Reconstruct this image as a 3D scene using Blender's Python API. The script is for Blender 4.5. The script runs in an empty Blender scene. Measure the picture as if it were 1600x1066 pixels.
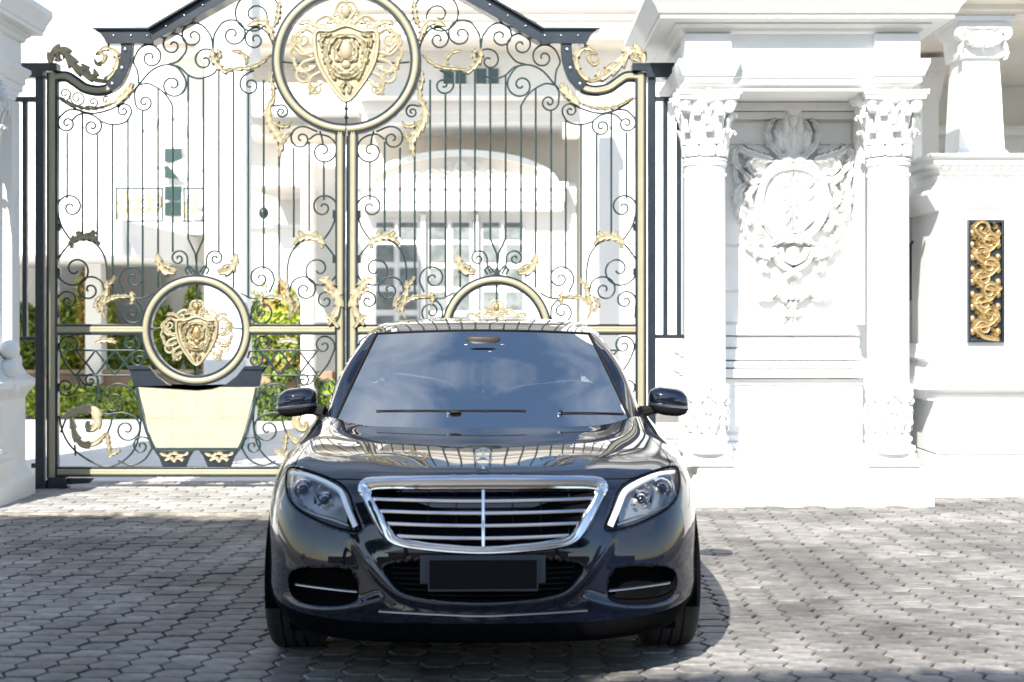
import bpy, bmesh, math, random
import numpy as np
from mathutils import Vector, Matrix
from mathutils.bvhtree import BVHTree
random.seed(7); np.random.seed(7)
R = math.radians
sc = bpy.context.scene
C = sc.collection

# ------------------------------------------------------------------ camera, light, sky
CAM_H = 1.52          # eye height, horizon on photo row 482
F = 2222.0            # focal length in photo pixels (50 mm on 36 mm)
cam = bpy.data.cameras.new('camera'); camo = bpy.data.objects.new('camera', cam); C.objects.link(camo)
camo.location = (0, 0, CAM_H); camo.rotation_euler = (R(90), 0, 0)
cam.lens = 50; cam.sensor_width = 36; cam.shift_y = -51/1600; cam.clip_end = 2000; cam.clip_start = .05
cam.dof.use_dof = True; cam.dof.focus_distance = 8.2; cam.dof.aperture_fstop = 2.5
sc.camera = camo
SUN = Vector((.42, 1.2, -1.0))          # direction the sunlight travels
sl = bpy.data.lights.new('sun', 'SUN'); sl.energy = 5.0; sl.angle = R(.5); sl.color = (1, .95, .87)
so = bpy.data.objects.new('sun', sl); C.objects.link(so)
so.rotation_euler = SUN.to_track_quat('-Z', 'Y').to_euler(); so.location = (-10, -20, 30)
W = bpy.data.worlds.new('World'); sc.world = W; W.use_nodes = True
nt = W.node_tree; nt.nodes.clear()
sky = nt.nodes.new('ShaderNodeTexSky'); sky.sky_type = 'NISHITA'; sky.sun_disc = False
sky.sun_elevation = math.atan2(1, math.hypot(.42, 1.2)); sky.sun_rotation = math.atan2(-.42, -1.2)
sky.air_density = 1.3; sky.dust_density = .3; sky.ozone_density = 2.6
bg = nt.nodes.new('ShaderNodeBackground'); wo = nt.nodes.new('ShaderNodeOutputWorld')
bg.inputs[1].default_value = .10
tc = nt.nodes.new('ShaderNodeTexCoord'); mp = nt.nodes.new('ShaderNodeMapping'); mp.inputs['Scale'].default_value = (1, 1, 2.2)
nz = nt.nodes.new('ShaderNodeTexNoise'); nz.inputs['Scale'].default_value = 2.1; nz.inputs['Detail'].default_value = 8; nz.inputs['Roughness'].default_value = .58
rp = nt.nodes.new('ShaderNodeValToRGB'); rp.color_ramp.elements[0].position = .46; rp.color_ramp.elements[1].position = .82
mx = nt.nodes.new('ShaderNodeMix'); mx.data_type = 'RGBA'; mx.inputs[7].default_value = (4.6, 5.0, 5.6, 1)
L = nt.links.new
L(tc.outputs['Generated'], mp.inputs[0]); L(mp.outputs[0], nz.inputs['Vector']); L(nz.outputs[0], rp.inputs[0])
L(rp.outputs[0], mx.inputs[0]); L(sky.outputs[0], mx.inputs[6]); L(mx.outputs[2], bg.inputs[0]); L(bg.outputs[0], wo.inputs[0])
sc.view_settings.view_transform = 'Standard'; sc.view_settings.look = 'None'
sc.view_settings.gamma = 1; sc.view_settings.exposure = 1.2; sc.view_settings.use_curve_mapping = False

# ------------------------------------------------------------------ materials
def mat(name, col, rough=.5, metal=0., coat=0., noise=None, bump=None, spec=.5, rnd=0., emit=None, wear_dapple=None):
    m = bpy.data.materials.new(name); m.use_nodes = True; t = m.node_tree; n = t.nodes; l = t.links.new
    b = n['Principled BSDF']; b.inputs['Base Color'].default_value = (*col, 1)
    b.inputs['Roughness'].default_value = rough; b.inputs['Metallic'].default_value = metal
    b.inputs['Coat Weight'].default_value = coat; b.inputs['Coat Roughness'].default_value = .02
    b.inputs['Specular IOR Level'].default_value = spec
    g = n.new('ShaderNodeTexCoord'); src = None
    if noise:                       # (scale, colour b, contrast)
        s, cb, lo, hi = noise
        t1 = n.new('ShaderNodeTexNoise'); t1.inputs['Scale'].default_value = s; t1.inputs['Detail'].default_value = 7; t1.inputs['Roughness'].default_value = .62
        l(g.outputs['Object'], t1.inputs['Vector'])
        r = n.new('ShaderNodeMapRange'); r.inputs[1].default_value = lo; r.inputs[2].default_value = hi; l(t1.outputs[0], r.inputs[0])
        x = n.new('ShaderNodeMix'); x.data_type = 'RGBA'; x.inputs[6].default_value = (*col, 1); x.inputs[7].default_value = (*cb, 1)
        l(r.outputs[0], x.inputs[0]); src = x.outputs[2]
    if wear_dapple:                        # broad stains, on the pavers also dappled shade put into the colour, in world space
        gp = n.new('ShaderNodeNewGeometry'); t3 = n.new('ShaderNodeTexNoise'); t3.inputs['Scale'].default_value = wear_dapple[0]; t3.inputs['Detail'].default_value = 9; t3.inputs['Roughness'].default_value = .68
        l(gp.outputs['Position'], t3.inputs['Vector']); r3 = n.new('ShaderNodeMapRange'); r3.inputs[1].default_value = .36; r3.inputs[2].default_value = .64; r3.inputs[3].default_value = wear_dapple[1]; r3.inputs[4].default_value = wear_dapple[2]; l(t3.outputs[0], r3.inputs[0])
        h3 = n.new('ShaderNodeHueSaturation'); l(r3.outputs[0], h3.inputs['Value'])
        if src is None: h3.inputs['Color'].default_value = (*col, 1)
        else: l(src, h3.inputs['Color'])
        src = h3.outputs[0]
    if rnd:
        oi = n.new('ShaderNodeObjectInfo'); at = n.new('ShaderNodeAttribute'); at.attribute_name = 'rnd'
        a = n.new('ShaderNodeMath'); a.operation = 'ADD'; l(oi.outputs['Random'], a.inputs[0]); l(at.outputs['Fac'], a.inputs[1])
        fr = n.new('ShaderNodeMath'); fr.operation = 'FRACT'; l(a.outputs[0], fr.inputs[0])
        mr = n.new('ShaderNodeMapRange'); mr.inputs[3].default_value = 1-rnd; mr.inputs[4].default_value = 1+rnd; l(fr.outputs[0], mr.inputs[0])
        hv = n.new('ShaderNodeHueSaturation'); l(mr.outputs[0], hv.inputs['Value'])
        if src is None: hv.inputs['Color'].default_value = (*col, 1)
        else: l(src, hv.inputs['Color'])
        src = hv.outputs[0]
    if src is not None: l(src, b.inputs['Base Color'])
    if bump:
        s, st, d = bump
        t2 = n.new('ShaderNodeTexNoise'); t2.inputs['Scale'].default_value = s; t2.inputs['Detail'].default_value = 6
        l(g.outputs['Object'], t2.inputs['Vector'])
        bp = n.new('ShaderNodeBump'); bp.inputs['Strength'].default_value = st; bp.inputs['Distance'].default_value = d
        l(t2.outputs[0], bp.inputs['Height']); l(bp.outputs[0], b.inputs['Normal'])
    if emit:
        b.inputs['Emission Color'].default_value = (*emit[0], 1); b.inputs['Emission Strength'].default_value = emit[1]
    return m
def glass_mat(name, tint, ior, transp):
    m = bpy.data.materials.new(name); m.use_nodes = True; t = m.node_tree; n = t.nodes; n.clear(); l = t.links.new
    o = n.new('ShaderNodeOutputMaterial'); fz = n.new('ShaderNodeFresnel'); fz.inputs[0].default_value = ior
    tr = n.new('ShaderNodeBsdfTransparent'); tr.inputs[0].default_value = (*tint, 1)
    gl = n.new('ShaderNodeBsdfGlossy'); gl.inputs['Roughness'].default_value = .015; gl.inputs[0].default_value = (1, 1, 1, 1)
    x = n.new('ShaderNodeMixShader'); l(fz.outputs[0], x.inputs[0]); l(tr.outputs[0], x.inputs[1]); l(gl.outputs[0], x.inputs[2]); l(x.outputs[0], o.inputs[0])
    return m
M = dict(
 paint=mat('car_paint', (.0014, .0028, .0105), .5, 0, 1.0, spec=.05),
 chrome=mat('chrome', (.82, .82, .84), .09, 1),
 bright=mat('polished_emblem', (.85, .85, .86), .35, .6),
 satin=mat('satin_silver', (.62, .62, .64), .28, 1),
 blackgloss=mat('gloss_black', (.006, .006, .007), .12, coat=.4),
 black=mat('black_plastic', (.010, .010, .011), .6, spec=.2, bump=(300, .15, .001)),
 void=mat('dark_recess', (.003, .003, .004), .9, spec=.05),
 housing=mat('lamp_housing', (.34, .35, .37), .3, .7),
 tyre=mat('tyre_rubber', (.014, .014, .014), .78, noise=(40, (.03, .028, .026), .45, .8), bump=(120, .3, .002)),
 plate=mat('plate_black', (.006, .005, .008), .6, spec=.15),
 bracket=mat('bracket_grey', (.06, .07, .08), .5, spec=.2),
 drl=mat('light_guide_white', (.86, .88, .9), .18, 0, .6),
 lens=glass_mat('lamp_lens', (.96, .97, .98), 1.35, 1),
 screen=glass_mat('windscreen_glass', (.20, .23, .26), 7.0, 1),
 leather=mat('seat_leather', (.30, .25, .19), .5, bump=(60, .2, .003)),
 dash=mat('dashboard', (.03, .028, .026), .5),
 iron=mat('black_iron', (.010, .016, .024), .34, .0, .25, noise=(9, (.016, .024, .034), .45, .7), bump=(60, .12, .003)),
 wire=mat('green_black_iron', (.009, .024, .025), .4, noise=(12, (.02, .042, .04), .4, .7)),
 gold=mat('pale_gold', (.37, .33, .22), .42, .12, .1, noise=(10, (.31, .25, .14), .42, .72), bump=(45, .35, .006)),
 goldband=mat('gold_band', (.32, .30, .205), .40, .1, .1, noise=(7, (.29, .27, .18), .4, .7), bump=(80, .15, .003)),
 deepgold=mat('deep_gold', (.44, .32, .15), .38, .5, noise=(24, (.25, .17, .07), .4, .65), bump=(50, .4, .008)),
 panelgold=mat('hammered_gold_sheet', (.41, .375, .275), .5, .1, noise=(11, (.35, .32, .23), .4, .65), bump=(55, .35, .006)),
 white=mat('white_paint', (.80, .80, .79), .55, noise=(3.5, (.74, .735, .72), .5, .75), bump=(25, .10, .004)),
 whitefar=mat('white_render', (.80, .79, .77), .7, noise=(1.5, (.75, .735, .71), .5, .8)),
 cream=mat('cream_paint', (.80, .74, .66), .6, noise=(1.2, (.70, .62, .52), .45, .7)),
 shutter=mat('grey_door', (.36, .37, .38), .6),
 darkwin=mat('dark_glass', (.03, .055, .055), .12, spec=.6),
 sideglass=mat('tinted_side_glass', (.008, .009, .010), .35, spec=.12),
 curtain=mat('window_pane', (.13, .15, .15), .15, noise=(6, (.22, .24, .24), .4, .6)),
 paver=mat('street_paver', (.215, .202, .186), .62, noise=(9, (.135, .128, .125), .42, .62), bump=(90, .6, .005), rnd=.24, wear_dapple=(.9, .40, 1.38)),  # strong light-dark patches: weathering plus painted dappled shade
 bed=mat('joint_sand', (.10, .092, .08), .9, noise=(30, (.06, .055, .05), .4, .6)),
 unseen_asphalt=mat('unseen_asphalt', (.05, .05, .052), .85, noise=(20, (.035, .035, .037), .4, .6), bump=(200, .5, .004)),
 block=mat('apron_block', (.36, .35, .33), .7, noise=(16, (.28, .27, .25), .42, .65), bump=(70, .5, .004), rnd=.14, wear_dapple=(1.6, .72, 1.15)),
 kerb=mat('weathered_edge', (.20, .185, .15), .85, noise=(8, (.36, .33, .27), .45, .62), bump=(50, .6, .006)),
 court=mat('court_paving', (.66, .65, .63), .6, noise=(2, (.58, .57, .55), .45, .7)),
 earth=mat('ground_soil', (.16, .14, .11), .95, noise=(.6, (.10, .11, .06), .4, .6)),
 bark=mat('bark', (.12, .09, .06), .9, noise=(8, (.06, .045, .03), .4, .6), bump=(18, .8, .03)),
 leafg=mat('leaf_green', (.16, .24, .04), .5, rnd=.45),
 leafy=mat('leaf_lime', (.30, .37, .04), .5, rnd=.4),
 leafo=mat('leaf_orange', (.44, .25, .08), .5, rnd=.4),
 leafd=mat('leaf_dark', (.07, .11, .03), .5, rnd=.4),
 brown=mat('brown_wall', (.34, .24, .16), .8, noise=(3, (.25, .17, .11), .4, .6)),
 tan=mat('tan_wall', (.42, .33, .22), .8, noise=(2, (.33, .25, .17), .4, .6)),
 roof=mat('roof_tile', (.22, .10, .06), .8, noise=(6, (.14, .07, .05), .4, .6)),
)
M['paint'].node_tree.nodes['Principled BSDF'].inputs['Coat IOR'].default_value = 1.7

# ------------------------------------------------------------------ helpers
ORG = {}
def tag(o, label=None, cat=None, group=None, kind=None):
    for k, v in (('label', label), ('category', cat), ('group', group), ('kind', kind)):
        if v: o[k] = v
    return o
def thing(name, label, cat, loc=(0, 0, 0), group=None, rz=0, local=False):
    o = bpy.data.objects.new(name, None); C.objects.link(o); o.location = loc; o.rotation_euler = (0, 0, rz)
    o.empty_display_size = .2
    ORG[o.name] = Vector((0, 0, 0)) if local else Vector(loc)
    return tag(o, label, cat, group)
def W2(px, py, Y): return Vector(((px-800)*Y/F, Y, CAM_H-(py-482)*Y/F))
def X(px, Y): return (px-800)*Y/F
def Z(py, Y): return CAM_H-(py-482)*Y/F

class MB:
    def __init__(s): s.v = []; s.f = []
    def add(s, vs, fs):
        k = len(s.v); s.v += [tuple(v) for v in vs]; s.f += [tuple(i+k for i in f) for f in fs]; return s
    def box(s, x0, x1, y0, y1, z0, z1):
        return s.add([(x0,y0,z0),(x1,y0,z0),(x1,y1,z0),(x0,y1,z0),(x0,y0,z1),(x1,y0,z1),(x1,y1,z1),(x0,y1,z1)],
                     [(0,3,2,1),(4,5,6,7),(0,1,5,4),(1,2,6,5),(2,3,7,6),(3,0,4,7)])
    def rects(s, x0, x1, y0, y1, prof):
        vs = []; n = len(prof)
        for o, z in prof: vs += [(x0-o,y0-o,z),(x1+o,y0-o,z),(x1+o,y1+o,z),(x0-o,y1+o,z)]
        fs = [(3,2,1,0), tuple(4*(n-1)+i for i in range(4))]
        for i in range(n-1):
            for k in range(4): a = 4*i+k; b = 4*i+(k+1) % 4; fs.append((a, b, b+4, a+4))
        return s.add(vs, fs)
    def prism(s, poly, y0, y1, inset=0):
        n = len(poly)
        vs = [(x, y0, z) for x, z in poly]+[(x, y1, z) for x, z in poly]
        fs = [tuple(range(n)), tuple(range(2*n-1, n-1, -1))]+[(i, i+n, (i+1) % n+n, (i+1) % n) for i in range(n)]
        return s.add(vs, fs)
    def tube(s, path, r, n=6, closed=False, squash=1.):
        P = [Vector(p) for p in path]; m = len(P); vs = []
        up = Vector((0, -1, 0)); rr = r if hasattr(r, '__len__') else [r]*m
        for i in range(m):
            a = P[(i-1) % m] if (closed or i) else P[0]; b = P[(i+1) % m] if (closed or i < m-1) else P[-1]
            t = (b-a).normalized() if (b-a).length > 1e-9 else Vector((0, 0, 1))
            u = up if abs(t.dot(up)) < .95 else Vector((1, 0, 0))
            e1 = t.cross(u).normalized(); e2 = e1.cross(t).normalized()
            for k in range(n):
                c = 2*math.pi*(k+.5)/n; vs.append(P[i]+e1*math.cos(c)*rr[i]+e2*math.sin(c)*rr[i]*squash)
        fs = []
        for i in range(m if closed else m-1):
            j = (i+1) % m
            for k in range(n): q = (k+1) % n; fs.append((i*n+k, i*n+q, j*n+q, j*n+k))
        if not closed: fs += [tuple(range(n-1, -1, -1)), tuple((m-1)*n+k for k in range(n))]
        return s.add(vs, fs)
    def lathe(s, prof, cx, cy, n=24, axis='z'):
        vs = []; m = len(prof)
        for r, z in prof:
            for k in range(n):
                a = 2*math.pi*k/n
                if axis == 'z': vs.append((cx+r*math.cos(a), cy+r*math.sin(a), z))
                else: vs.append((z, cx+r*math.cos(a), cy+r*math.sin(a)))
        fs = [(i*n+k, i*n+(k+1) % n, (i+1)*n+(k+1) % n, (i+1)*n+k) for i in range(m-1) for k in range(n)]
        fs += [tuple(range(n-1, -1, -1)), tuple((m-1)*n+k for k in range(n))]
        return s.add(vs, fs)
    def ring(s, c, r, w, h, n=56, a0=0, a1=2*math.pi, dome=True):
        """ring in the x-z plane, rectangular or domed section of width w (radial), depth h about c.y"""
        full = abs(a1-a0-2*math.pi) < 1e-6; m = n if full else n+1
        sec = [(-.5, .5), (-.5, -.15), (-.28, -.42), (0, -.5), (.28, -.42), (.5, -.15), (.5, .5)] if dome else [(-.5, .5), (-.5, -.5), (.5, -.5), (.5, .5)]
        k = len(sec); vs = []
        for i in range(m):
            a = a0+(a1-a0)*i/n
            for o, d in sec: rr = r+o*w; vs.append((c[0]+rr*math.cos(a), c[1]+d*h, c[2]+rr*math.sin(a)))
        fs = []
        for i in range(n):
            j = (i+1) % m
            for q in range(k): p = (q+1) % k; fs.append((i*k+q, j*k+q, j*k+p, i*k+p))
        if not full: fs += [tuple(range(k)), tuple(n*k+q for q in range(k-1, -1, -1))]
        return s.add(vs, fs)
    def ribbon(s, path, w, h, out=(0, -1, 0), closed=False, lobes=0, amp=.4, taper=True):
        """raised band: curved section, optional acanthus lobes"""
        P = [Vector(p) for p in path]; m = len(P); out = Vector(out); vs = []
        ww = w if hasattr(w, '__len__') else None
        for i in range(m):
            a = P[(i-1) % m] if (closed or i) else P[0]; b = P[(i+1) % m] if (closed or i < m-1) else P[-1]
            t = (b-a).normalized(); e = t.cross(out).normalized(); f = i/(m-1)
            W_ = ww[i] if ww else w
            if lobes:
                q = (f*lobes) % 1; W_ *= (1-amp+amp*2*q)*(math.sin(math.pi*min(1, max(.06, f*.9+.1)))**.5 if taper else 1)
            g = (.62 if lobes else .85)
            for o, d in ((-1, -.3), (-1, .35), (-.55, 1), (0, g), (.55, 1), (1, .35), (1, -.3)):
                vs.append(P[i]+e*(o*W_*.5)+out*(d*h)+t*((abs(o) > .9)*W_*.30 if lobes else 0))
        fs = []
        for i in range(m if closed else m-1):
            j = (i+1) % m
            for k in range(7): q = (k+1) % 7; fs.append((i*7+k, i*7+q, j*7+q, j*7+k))
        if not closed: fs += [tuple(range(6, -1, -1)), tuple((m-1)*7+k for k in range(7))]
        return s.add(vs, fs)
    def ell(s, c, r, n=10, m=6, p=1.0):
        vs = []; sg = lambda v: math.copysign(abs(v)**p, v)
        for j in range(1, m):
            b = math.pi*j/m-math.pi/2
            for i in range(n):
                a = 2*math.pi*i/n
                vs.append((c[0]+r[0]*sg(math.cos(b))*sg(math.cos(a)), c[1]+r[1]*sg(math.cos(b))*sg(math.sin(a)), c[2]+r[2]*sg(math.sin(b))))
        k = len(vs); vs += [(c[0], c[1], c[2]-r[2]), (c[0], c[1], c[2]+r[2])]
        fs = [(j*n+i, j*n+(i+1) % n, (j+1)*n+(i+1) % n, (j+1)*n+i) for j in range(m-2) for i in range(n)]
        fs += [(k, (i+1) % n, i) for i in range(n)]+[(k+1, (m-2)*n+i, (m-2)*n+(i+1) % n) for i in range(n)]
        return s.add(vs, fs)
    def quadgrid(s, G, skip=None):
        nr, nc = len(G), len(G[0]); k = [p for row in G for p in row]
        return s.add(k, [(i*nc+j, i*nc+j+1, (i+1)*nc+j+1, (i+1)*nc+j) for i in range(nr-1) for j in range(nc-1) if not (skip and skip(i, j))])
    def mesh(s, name, m, smooth=True, org=None, ang=35):
        me = bpy.data.meshes.new(name)
        V = s.v if org is None else [(x-org[0], y-org[1], z-org[2]) for x, y, z in s.v]
        me.from_pydata(V, [], s.f); me.materials.append(m)
        bm = bmesh.new(); bm.from_mesh(me); bmesh.ops.recalc_face_normals(bm, faces=bm.faces); bm.to_mesh(me); bm.free()
        if smooth:
            me.shade_smooth(); me.set_sharp_from_angle(angle=R(ang))
        return me
    def build(s, name, m, parent=None, smooth=True, ang=35, bevel=0):
        org = ORG.get(parent.name) if parent is not None else None
        o = bpy.data.objects.new(name, s.mesh(name, m, smooth, org, ang)); C.objects.link(o)
        if parent is not None: o.parent = parent; ORG[o.name] = org
        if bevel:
            b = o.modifiers.new('bevel', 'BEVEL'); b.width = bevel; b.segments = 2; b.limit_method = 'ANGLE'; b.angle_limit = R(40)
        return o
def inst(me, name, loc, parent, rot=(0, 0, 0), scale=(1, 1, 1)):
    o = bpy.data.objects.new(name, me); C.objects.link(o); o.parent = parent
    g = ORG[parent.name]; o.location = (loc[0]-g[0], loc[1]-g[1], loc[2]-g[2]); o.rotation_euler = rot; o.scale = scale
    ORG[o.name] = Vector(loc); return o
def crom(pts, n=7, closed=False):
    P = [Vector(p) for p in pts]; m = len(P); out = []
    for i in range(m if closed else m-1):
        g = (lambda k: P[k % m]) if closed else (lambda k: P[min(max(k, 0), m-1)])
        a, b, c, d = g(i-1), g(i), g(i+1), g(i+2)
        for k in range(n):
            t = k/n; out.append(.5*((2*b)+(c-a)*t+(2*a-5*b+4*c-d)*t*t+(3*b-a-3*c+d)*t**3))
    if not closed: out.append(P[-1].copy())
    return out
def scroll2(tail, c, turns=1.55, end=.12):
    """2D path: smooth tail, then a spiral about c starting at the tail's last point"""
    T = [p for p in crom([Vector((a, b, 0)) for a, b in tail], 6)]
    if c is None: return [(p.x, p.y) for p in T]
    q = T[-1]; pv = T[-2]; dx, dy = q.x-c[0], q.y-c[1]
    sgn = 1 if dx*(q.y-pv.y)-dy*(q.x-pv.x) > 0 else -1
    r0 = math.hypot(dx, dy); a0 = math.atan2(dy, dx); out = [(p.x, p.y) for p in T]; N = int(22*turns)
    for i in range(1, N+1):
        t = i/N; r = r0*(end+(1-end)*(1-t)**1.15); a = a0+sgn*2*math.pi*turns*t
        out.append((c[0]+r*math.cos(a), c[1]+r*math.sin(a)))
    return out
def leaf_cloud(parent, name, m, c, r, n, size, seed=0, shell=.45, lobes=9, floor=None):
    rs = np.random.RandomState(seed); c = np.array(c); r = np.array(r)
    lc = rs.normal(size=(lobes, 3)); lc /= np.linalg.norm(lc, axis=1)[:, None]
    d = rs.normal(size=(n, 3)); d /= np.linalg.norm(d, axis=1)[:, None]
    best = (d@lc.T).max(1); rad = (shell+(1-shell)*rs.rand(n)**.6)*(.72+.34*np.clip((best-.55)/.45, 0, 1))
    p = c+d*r*rad[:, None]
    if floor is not None: p[:, 2] = np.maximum(p[:, 2], floor+rs.rand(n)*.05)
    a = rs.normal(size=(n, 3)); a /= np.linalg.norm(a, axis=1)[:, None]
    b = np.cross(a, rs.normal(size=(n, 3))); b /= np.linalg.norm(b, axis=1)[:, None]
    s = size*(.6+.8*rs.rand(n))[:, None]
    V = np.stack([p-a*s, p+b*s*.42, p+a*s, p-b*s*.42], 1).reshape(-1, 3)
    org = ORG.get(parent.name) if parent is not None else None
    if org is not None: V = V-np.array(org)
    me = bpy.data.meshes.new(name); me.from_pydata(V.tolist(), [], np.arange(4*n).reshape(-1, 4).tolist()); me.materials.append(m)
    at = me.attributes.new('rnd', 'FLOAT', 'FACE'); at.data.foreach_set('value', rs.rand(n).astype('f'))
    o = bpy.data.objects.new(name, me); C.objects.link(o)
    if parent is not None: o.parent = parent; ORG[o.name] = org
    return o

# ------------------------------------------------------------------ the car (local frame: y back from the nose, z up)
car = thing('luxury_saloon', 'glossy dark blue luxury saloon car parked facing out in front of the gate', 'car',
            (-45/F*5.6, 5.6, 0), rz=math.atan(45/F), local=True)
CD = 5.6
def nspline(t, P, u):
    """natural cubic spline through P (n,k) at knots t, evaluated at u"""
    t = np.array(t, float); P = np.array(P, float); n = len(t); h = np.diff(t)
    A = np.zeros((n, n)); B = np.zeros_like(P); A[0, 0] = A[-1, -1] = 1
    for i in range(1, n-1):
        A[i, i-1] = h[i-1]; A[i, i] = 2*(h[i-1]+h[i]); A[i, i+1] = h[i]
        B[i] = 6*((P[i+1]-P[i])/h[i]-(P[i]-P[i-1])/h[i-1])
    Mm = np.linalg.solve(A, B); u = np.array(u); k = np.clip(np.searchsorted(t, u, 'right')-1, 0, n-2)
    hh = h[k][:, None]; a = (t[k+1]-u)[:, None]; b = (u-t[k])[:, None]
    return (Mm[k]*a**3+Mm[k+1]*b**3)/(6*hh)+(P[k]/hh-Mm[k]*hh/6)*a+(P[k+1]/hh-Mm[k+1]*hh/6)*b
def tensor(net, tr, tcn, ur, uc):
    """net rows x cols x 3; columns mirrored about the first"""
    net = np.array(net, float)
    mir = net[:, :0:-1].copy(); mir[..., 0] *= -1
    full = np.concatenate([mir, net], 1); tc2 = [-x for x in tcn[:0:-1]]+list(tcn)
    A = np.stack([nspline(tc2, full[i], uc) for i in range(full.shape[0])])         # rows x nu x 3
    return np.stack([nspline(tr, A[:, j], ur) for j in range(A.shape[1])], 1)       # ur x uc x 3
xb = [0, .26, .50, .68, .79, .865, .92, .945, .95, .952, .93, .76, 0]
yb = [0, .012, .055, .135, .225, .345, .52, .78, 1.4, 2.8, 4.5, 5.06, 5.22]
tcn = [0, .26, .5, .69, .83, .97, 1.16, 1.42, 2.0, 3.3, 4.9, 5.5, 6.3]
rk7 = [.17, .168, .185, .225, .255, .275, .27, .2, 0, 0, 0, 0, 0]
z7 = [.833, .832, .818, .812, .82, .829, .815, .80, .80, .80, .81, .82, .83]
def lowrow(z, fr, dz=None, inset=0.):
    out = []
    for i in range(13):
        zz = z+(dz[i] if dz else 0)
        y = yb[i]+rk7[i]*fr; x = xb[i]
        if inset: x = x-(inset*.6 if i > 4 else 0); y = y+(inset if i < 9 else -inset if i > 10 else 0)
        if 4 <= i <= 7 and z > .7: x -= .012
        out.append((x, y, zz))
    return out
lip = [0, 0, 0, .01, .03, .05, .06, .03, 0, 0, 0, .06, .1]
net = [lowrow(.17, .0, lip, .20), lowrow(.19, .03, lip, .06), lowrow(.30, .03, [v*.6 for v in lip]), lowrow(.42, .02),
       lowrow(.55, .08), lowrow(.68, .30), lowrow(.775, .62, [0, 0, -.006, -.01, -.005, 0, 0, 0, 0, 0, 0, 0, 0])]
net.append([(x-(.004 if 0 < i < 9 else 0)*(1 if i > 3 else 0)-(.0 if i < 4 else .012), y+r, z) for i, (x, y, r, z) in enumerate(zip(xb, yb, rk7, z7))])
r8 = list(zip([0,.26,.50,.67,.775,.842,.895,.93,.94,.945,.92,.74,0], [.30,.31,.37,.48,.60,.76,.93,1.12,1.6,2.9,4.5,5.05,5.18], [.868,.868,.864,.857,.860,.862,.85,.828,.82,.84,.85,.87,.88]))
r9 = list(zip([0,.26,.49,.65,.755,.825,.882,.922,.935,.94,.91,.73,0], [.58,.58,.62,.72,.84,.98,1.12,1.3,1.8,3.0,4.5,5.0,5.1], [.902,.904,.904,.898,.899,.898,.878,.848,.84,.87,.89,.92,.94]))
r10 = list(zip([0,.25,.47,.62,.725,.80,.862,.908,.925,.93,.89,.70,0], [.98,.98,1.0,1.08,1.16,1.26,1.38,1.55,2.0,3.1,4.5,4.9,4.95], [.926,.929,.932,.928,.928,.926,.908,.875,.87,.90,.93,.96,.98]))
r11 = list(zip([0,.24,.45,.60,.69,.77,.845,.89,.91,.91,.86,.66,0], [1.45,1.45,1.455,1.49,1.57,1.69,1.78,1.9,2.35,3.2,4.48,4.8,4.85], [.926,.928,.932,.938,.950,.962,.95,.925,.92,.935,.96,.985,1.0]))
r12 = list(zip([0,.23,.44,.58,.67,.745,.815,.855,.87,.88,.80,.60,0], [1.80,1.80,1.80,1.82,1.87,1.93,1.99,2.1,2.6,3.3,4.45,4.65,4.7], [.935,.938,.948,.958,.968,.975,.972,.965,.965,.97,.99,1.0,1.02]))
net += [r8, r9, r10, r11, r12]
tr = [0, .08, .19, .31, .44, .575, .685, .775, .92, 1.2, 1.6, 2.08, 2.45]
def lin(knots, per):
    out = []
    for i, n in enumerate(per): out += list(np.linspace(knots[i], knots[i+1], n, endpoint=False))
    return out+[knots[-1]]
uch = lin(tcn, [40, 38, 30, 22, 22, 26, 20, 24, 16, 14, 8, 10]); uc = [-x for x in uch[:0:-1]]+uch
ur = lin(tr, [5, 16, 22, 24, 24, 20, 18, 14, 16, 14, 14, 6])
G = tensor(net, tr, tcn, ur, uc)                       # the undisturbed skin
nr, nc = G.shape[:2]
def bvh_of(G):
    v = [tuple(p) for p in G.reshape(-1, 3)]; n = G.shape[1]
    return BVHTree.FromPolygons(v, [(i*n+j, i*n+j+1, (i+1)*n+j+1, (i+1)*n+j) for i in range(G.shape[0]-1) for j in range(n-1)])
bv0 = bvh_of(G)
def ray(px, py, bv=None, off=0.):
    o = Vector((0, -CD, CAM_H)); d = Vector(((px-755)/F, 1, -(py-482)/F)).normalized()
    h = (bv or bv0).ray_cast(o, d)
    if h[0] is None: h = (o+d*(CD+1.2), Vector((0, -1, 0)))
    return h[0]-d*off
def sdf(poly, PX, PY):
    """signed distance in photo pixels, negative inside"""
    P = np.array(poly, float); d = np.full(PX.shape, 1e9); ins = np.zeros(PX.shape, bool); n = len(P)
    for i in range(n):
        a, b = P[i], P[(i+1) % n]; e = b-a; wx, wy = PX-a[0], PY-a[1]
        t = np.clip((wx*e[0]+wy*e[1])/(e@e+1e-9), 0, 1); d = np.minimum(d, np.hypot(wx-e[0]*t, wy-e[1]*t))
        c = ((a[1] <= PY) & (b[1] > PY)) | ((b[1] <= PY) & (a[1] > PY))
        with np.errstate(divide='ignore', invalid='ignore'): xi = a[0]+(PY-a[1])*e[0]/(e[1] if e[1] else 1e-9)
        ins ^= c & (PX < xi)
    return np.where(ins, -d, d)
def pdist(line, PX, PY):
    P = np.array(line, float); d = np.full(PX.shape, 1e9)
    for i in range(len(P)-1):
        a, b = P[i], P[i+1]; e = b-a; wx, wy = PX-a[0], PY-a[1]
        t = np.clip((wx*e[0]+wy*e[1])/(e@e), 0, 1); d = np.minimum(d, np.hypot(wx-e[0]*t, wy-e[1]*t))
    return d
def sm2(pts, n=8, closed=True): return [(p.x, p.y) for p in crom([Vector((a, b, 0)) for a, b in pts], n, closed)]
mir = lambda pts: [(1510-x, y) for x, y in pts]
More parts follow.
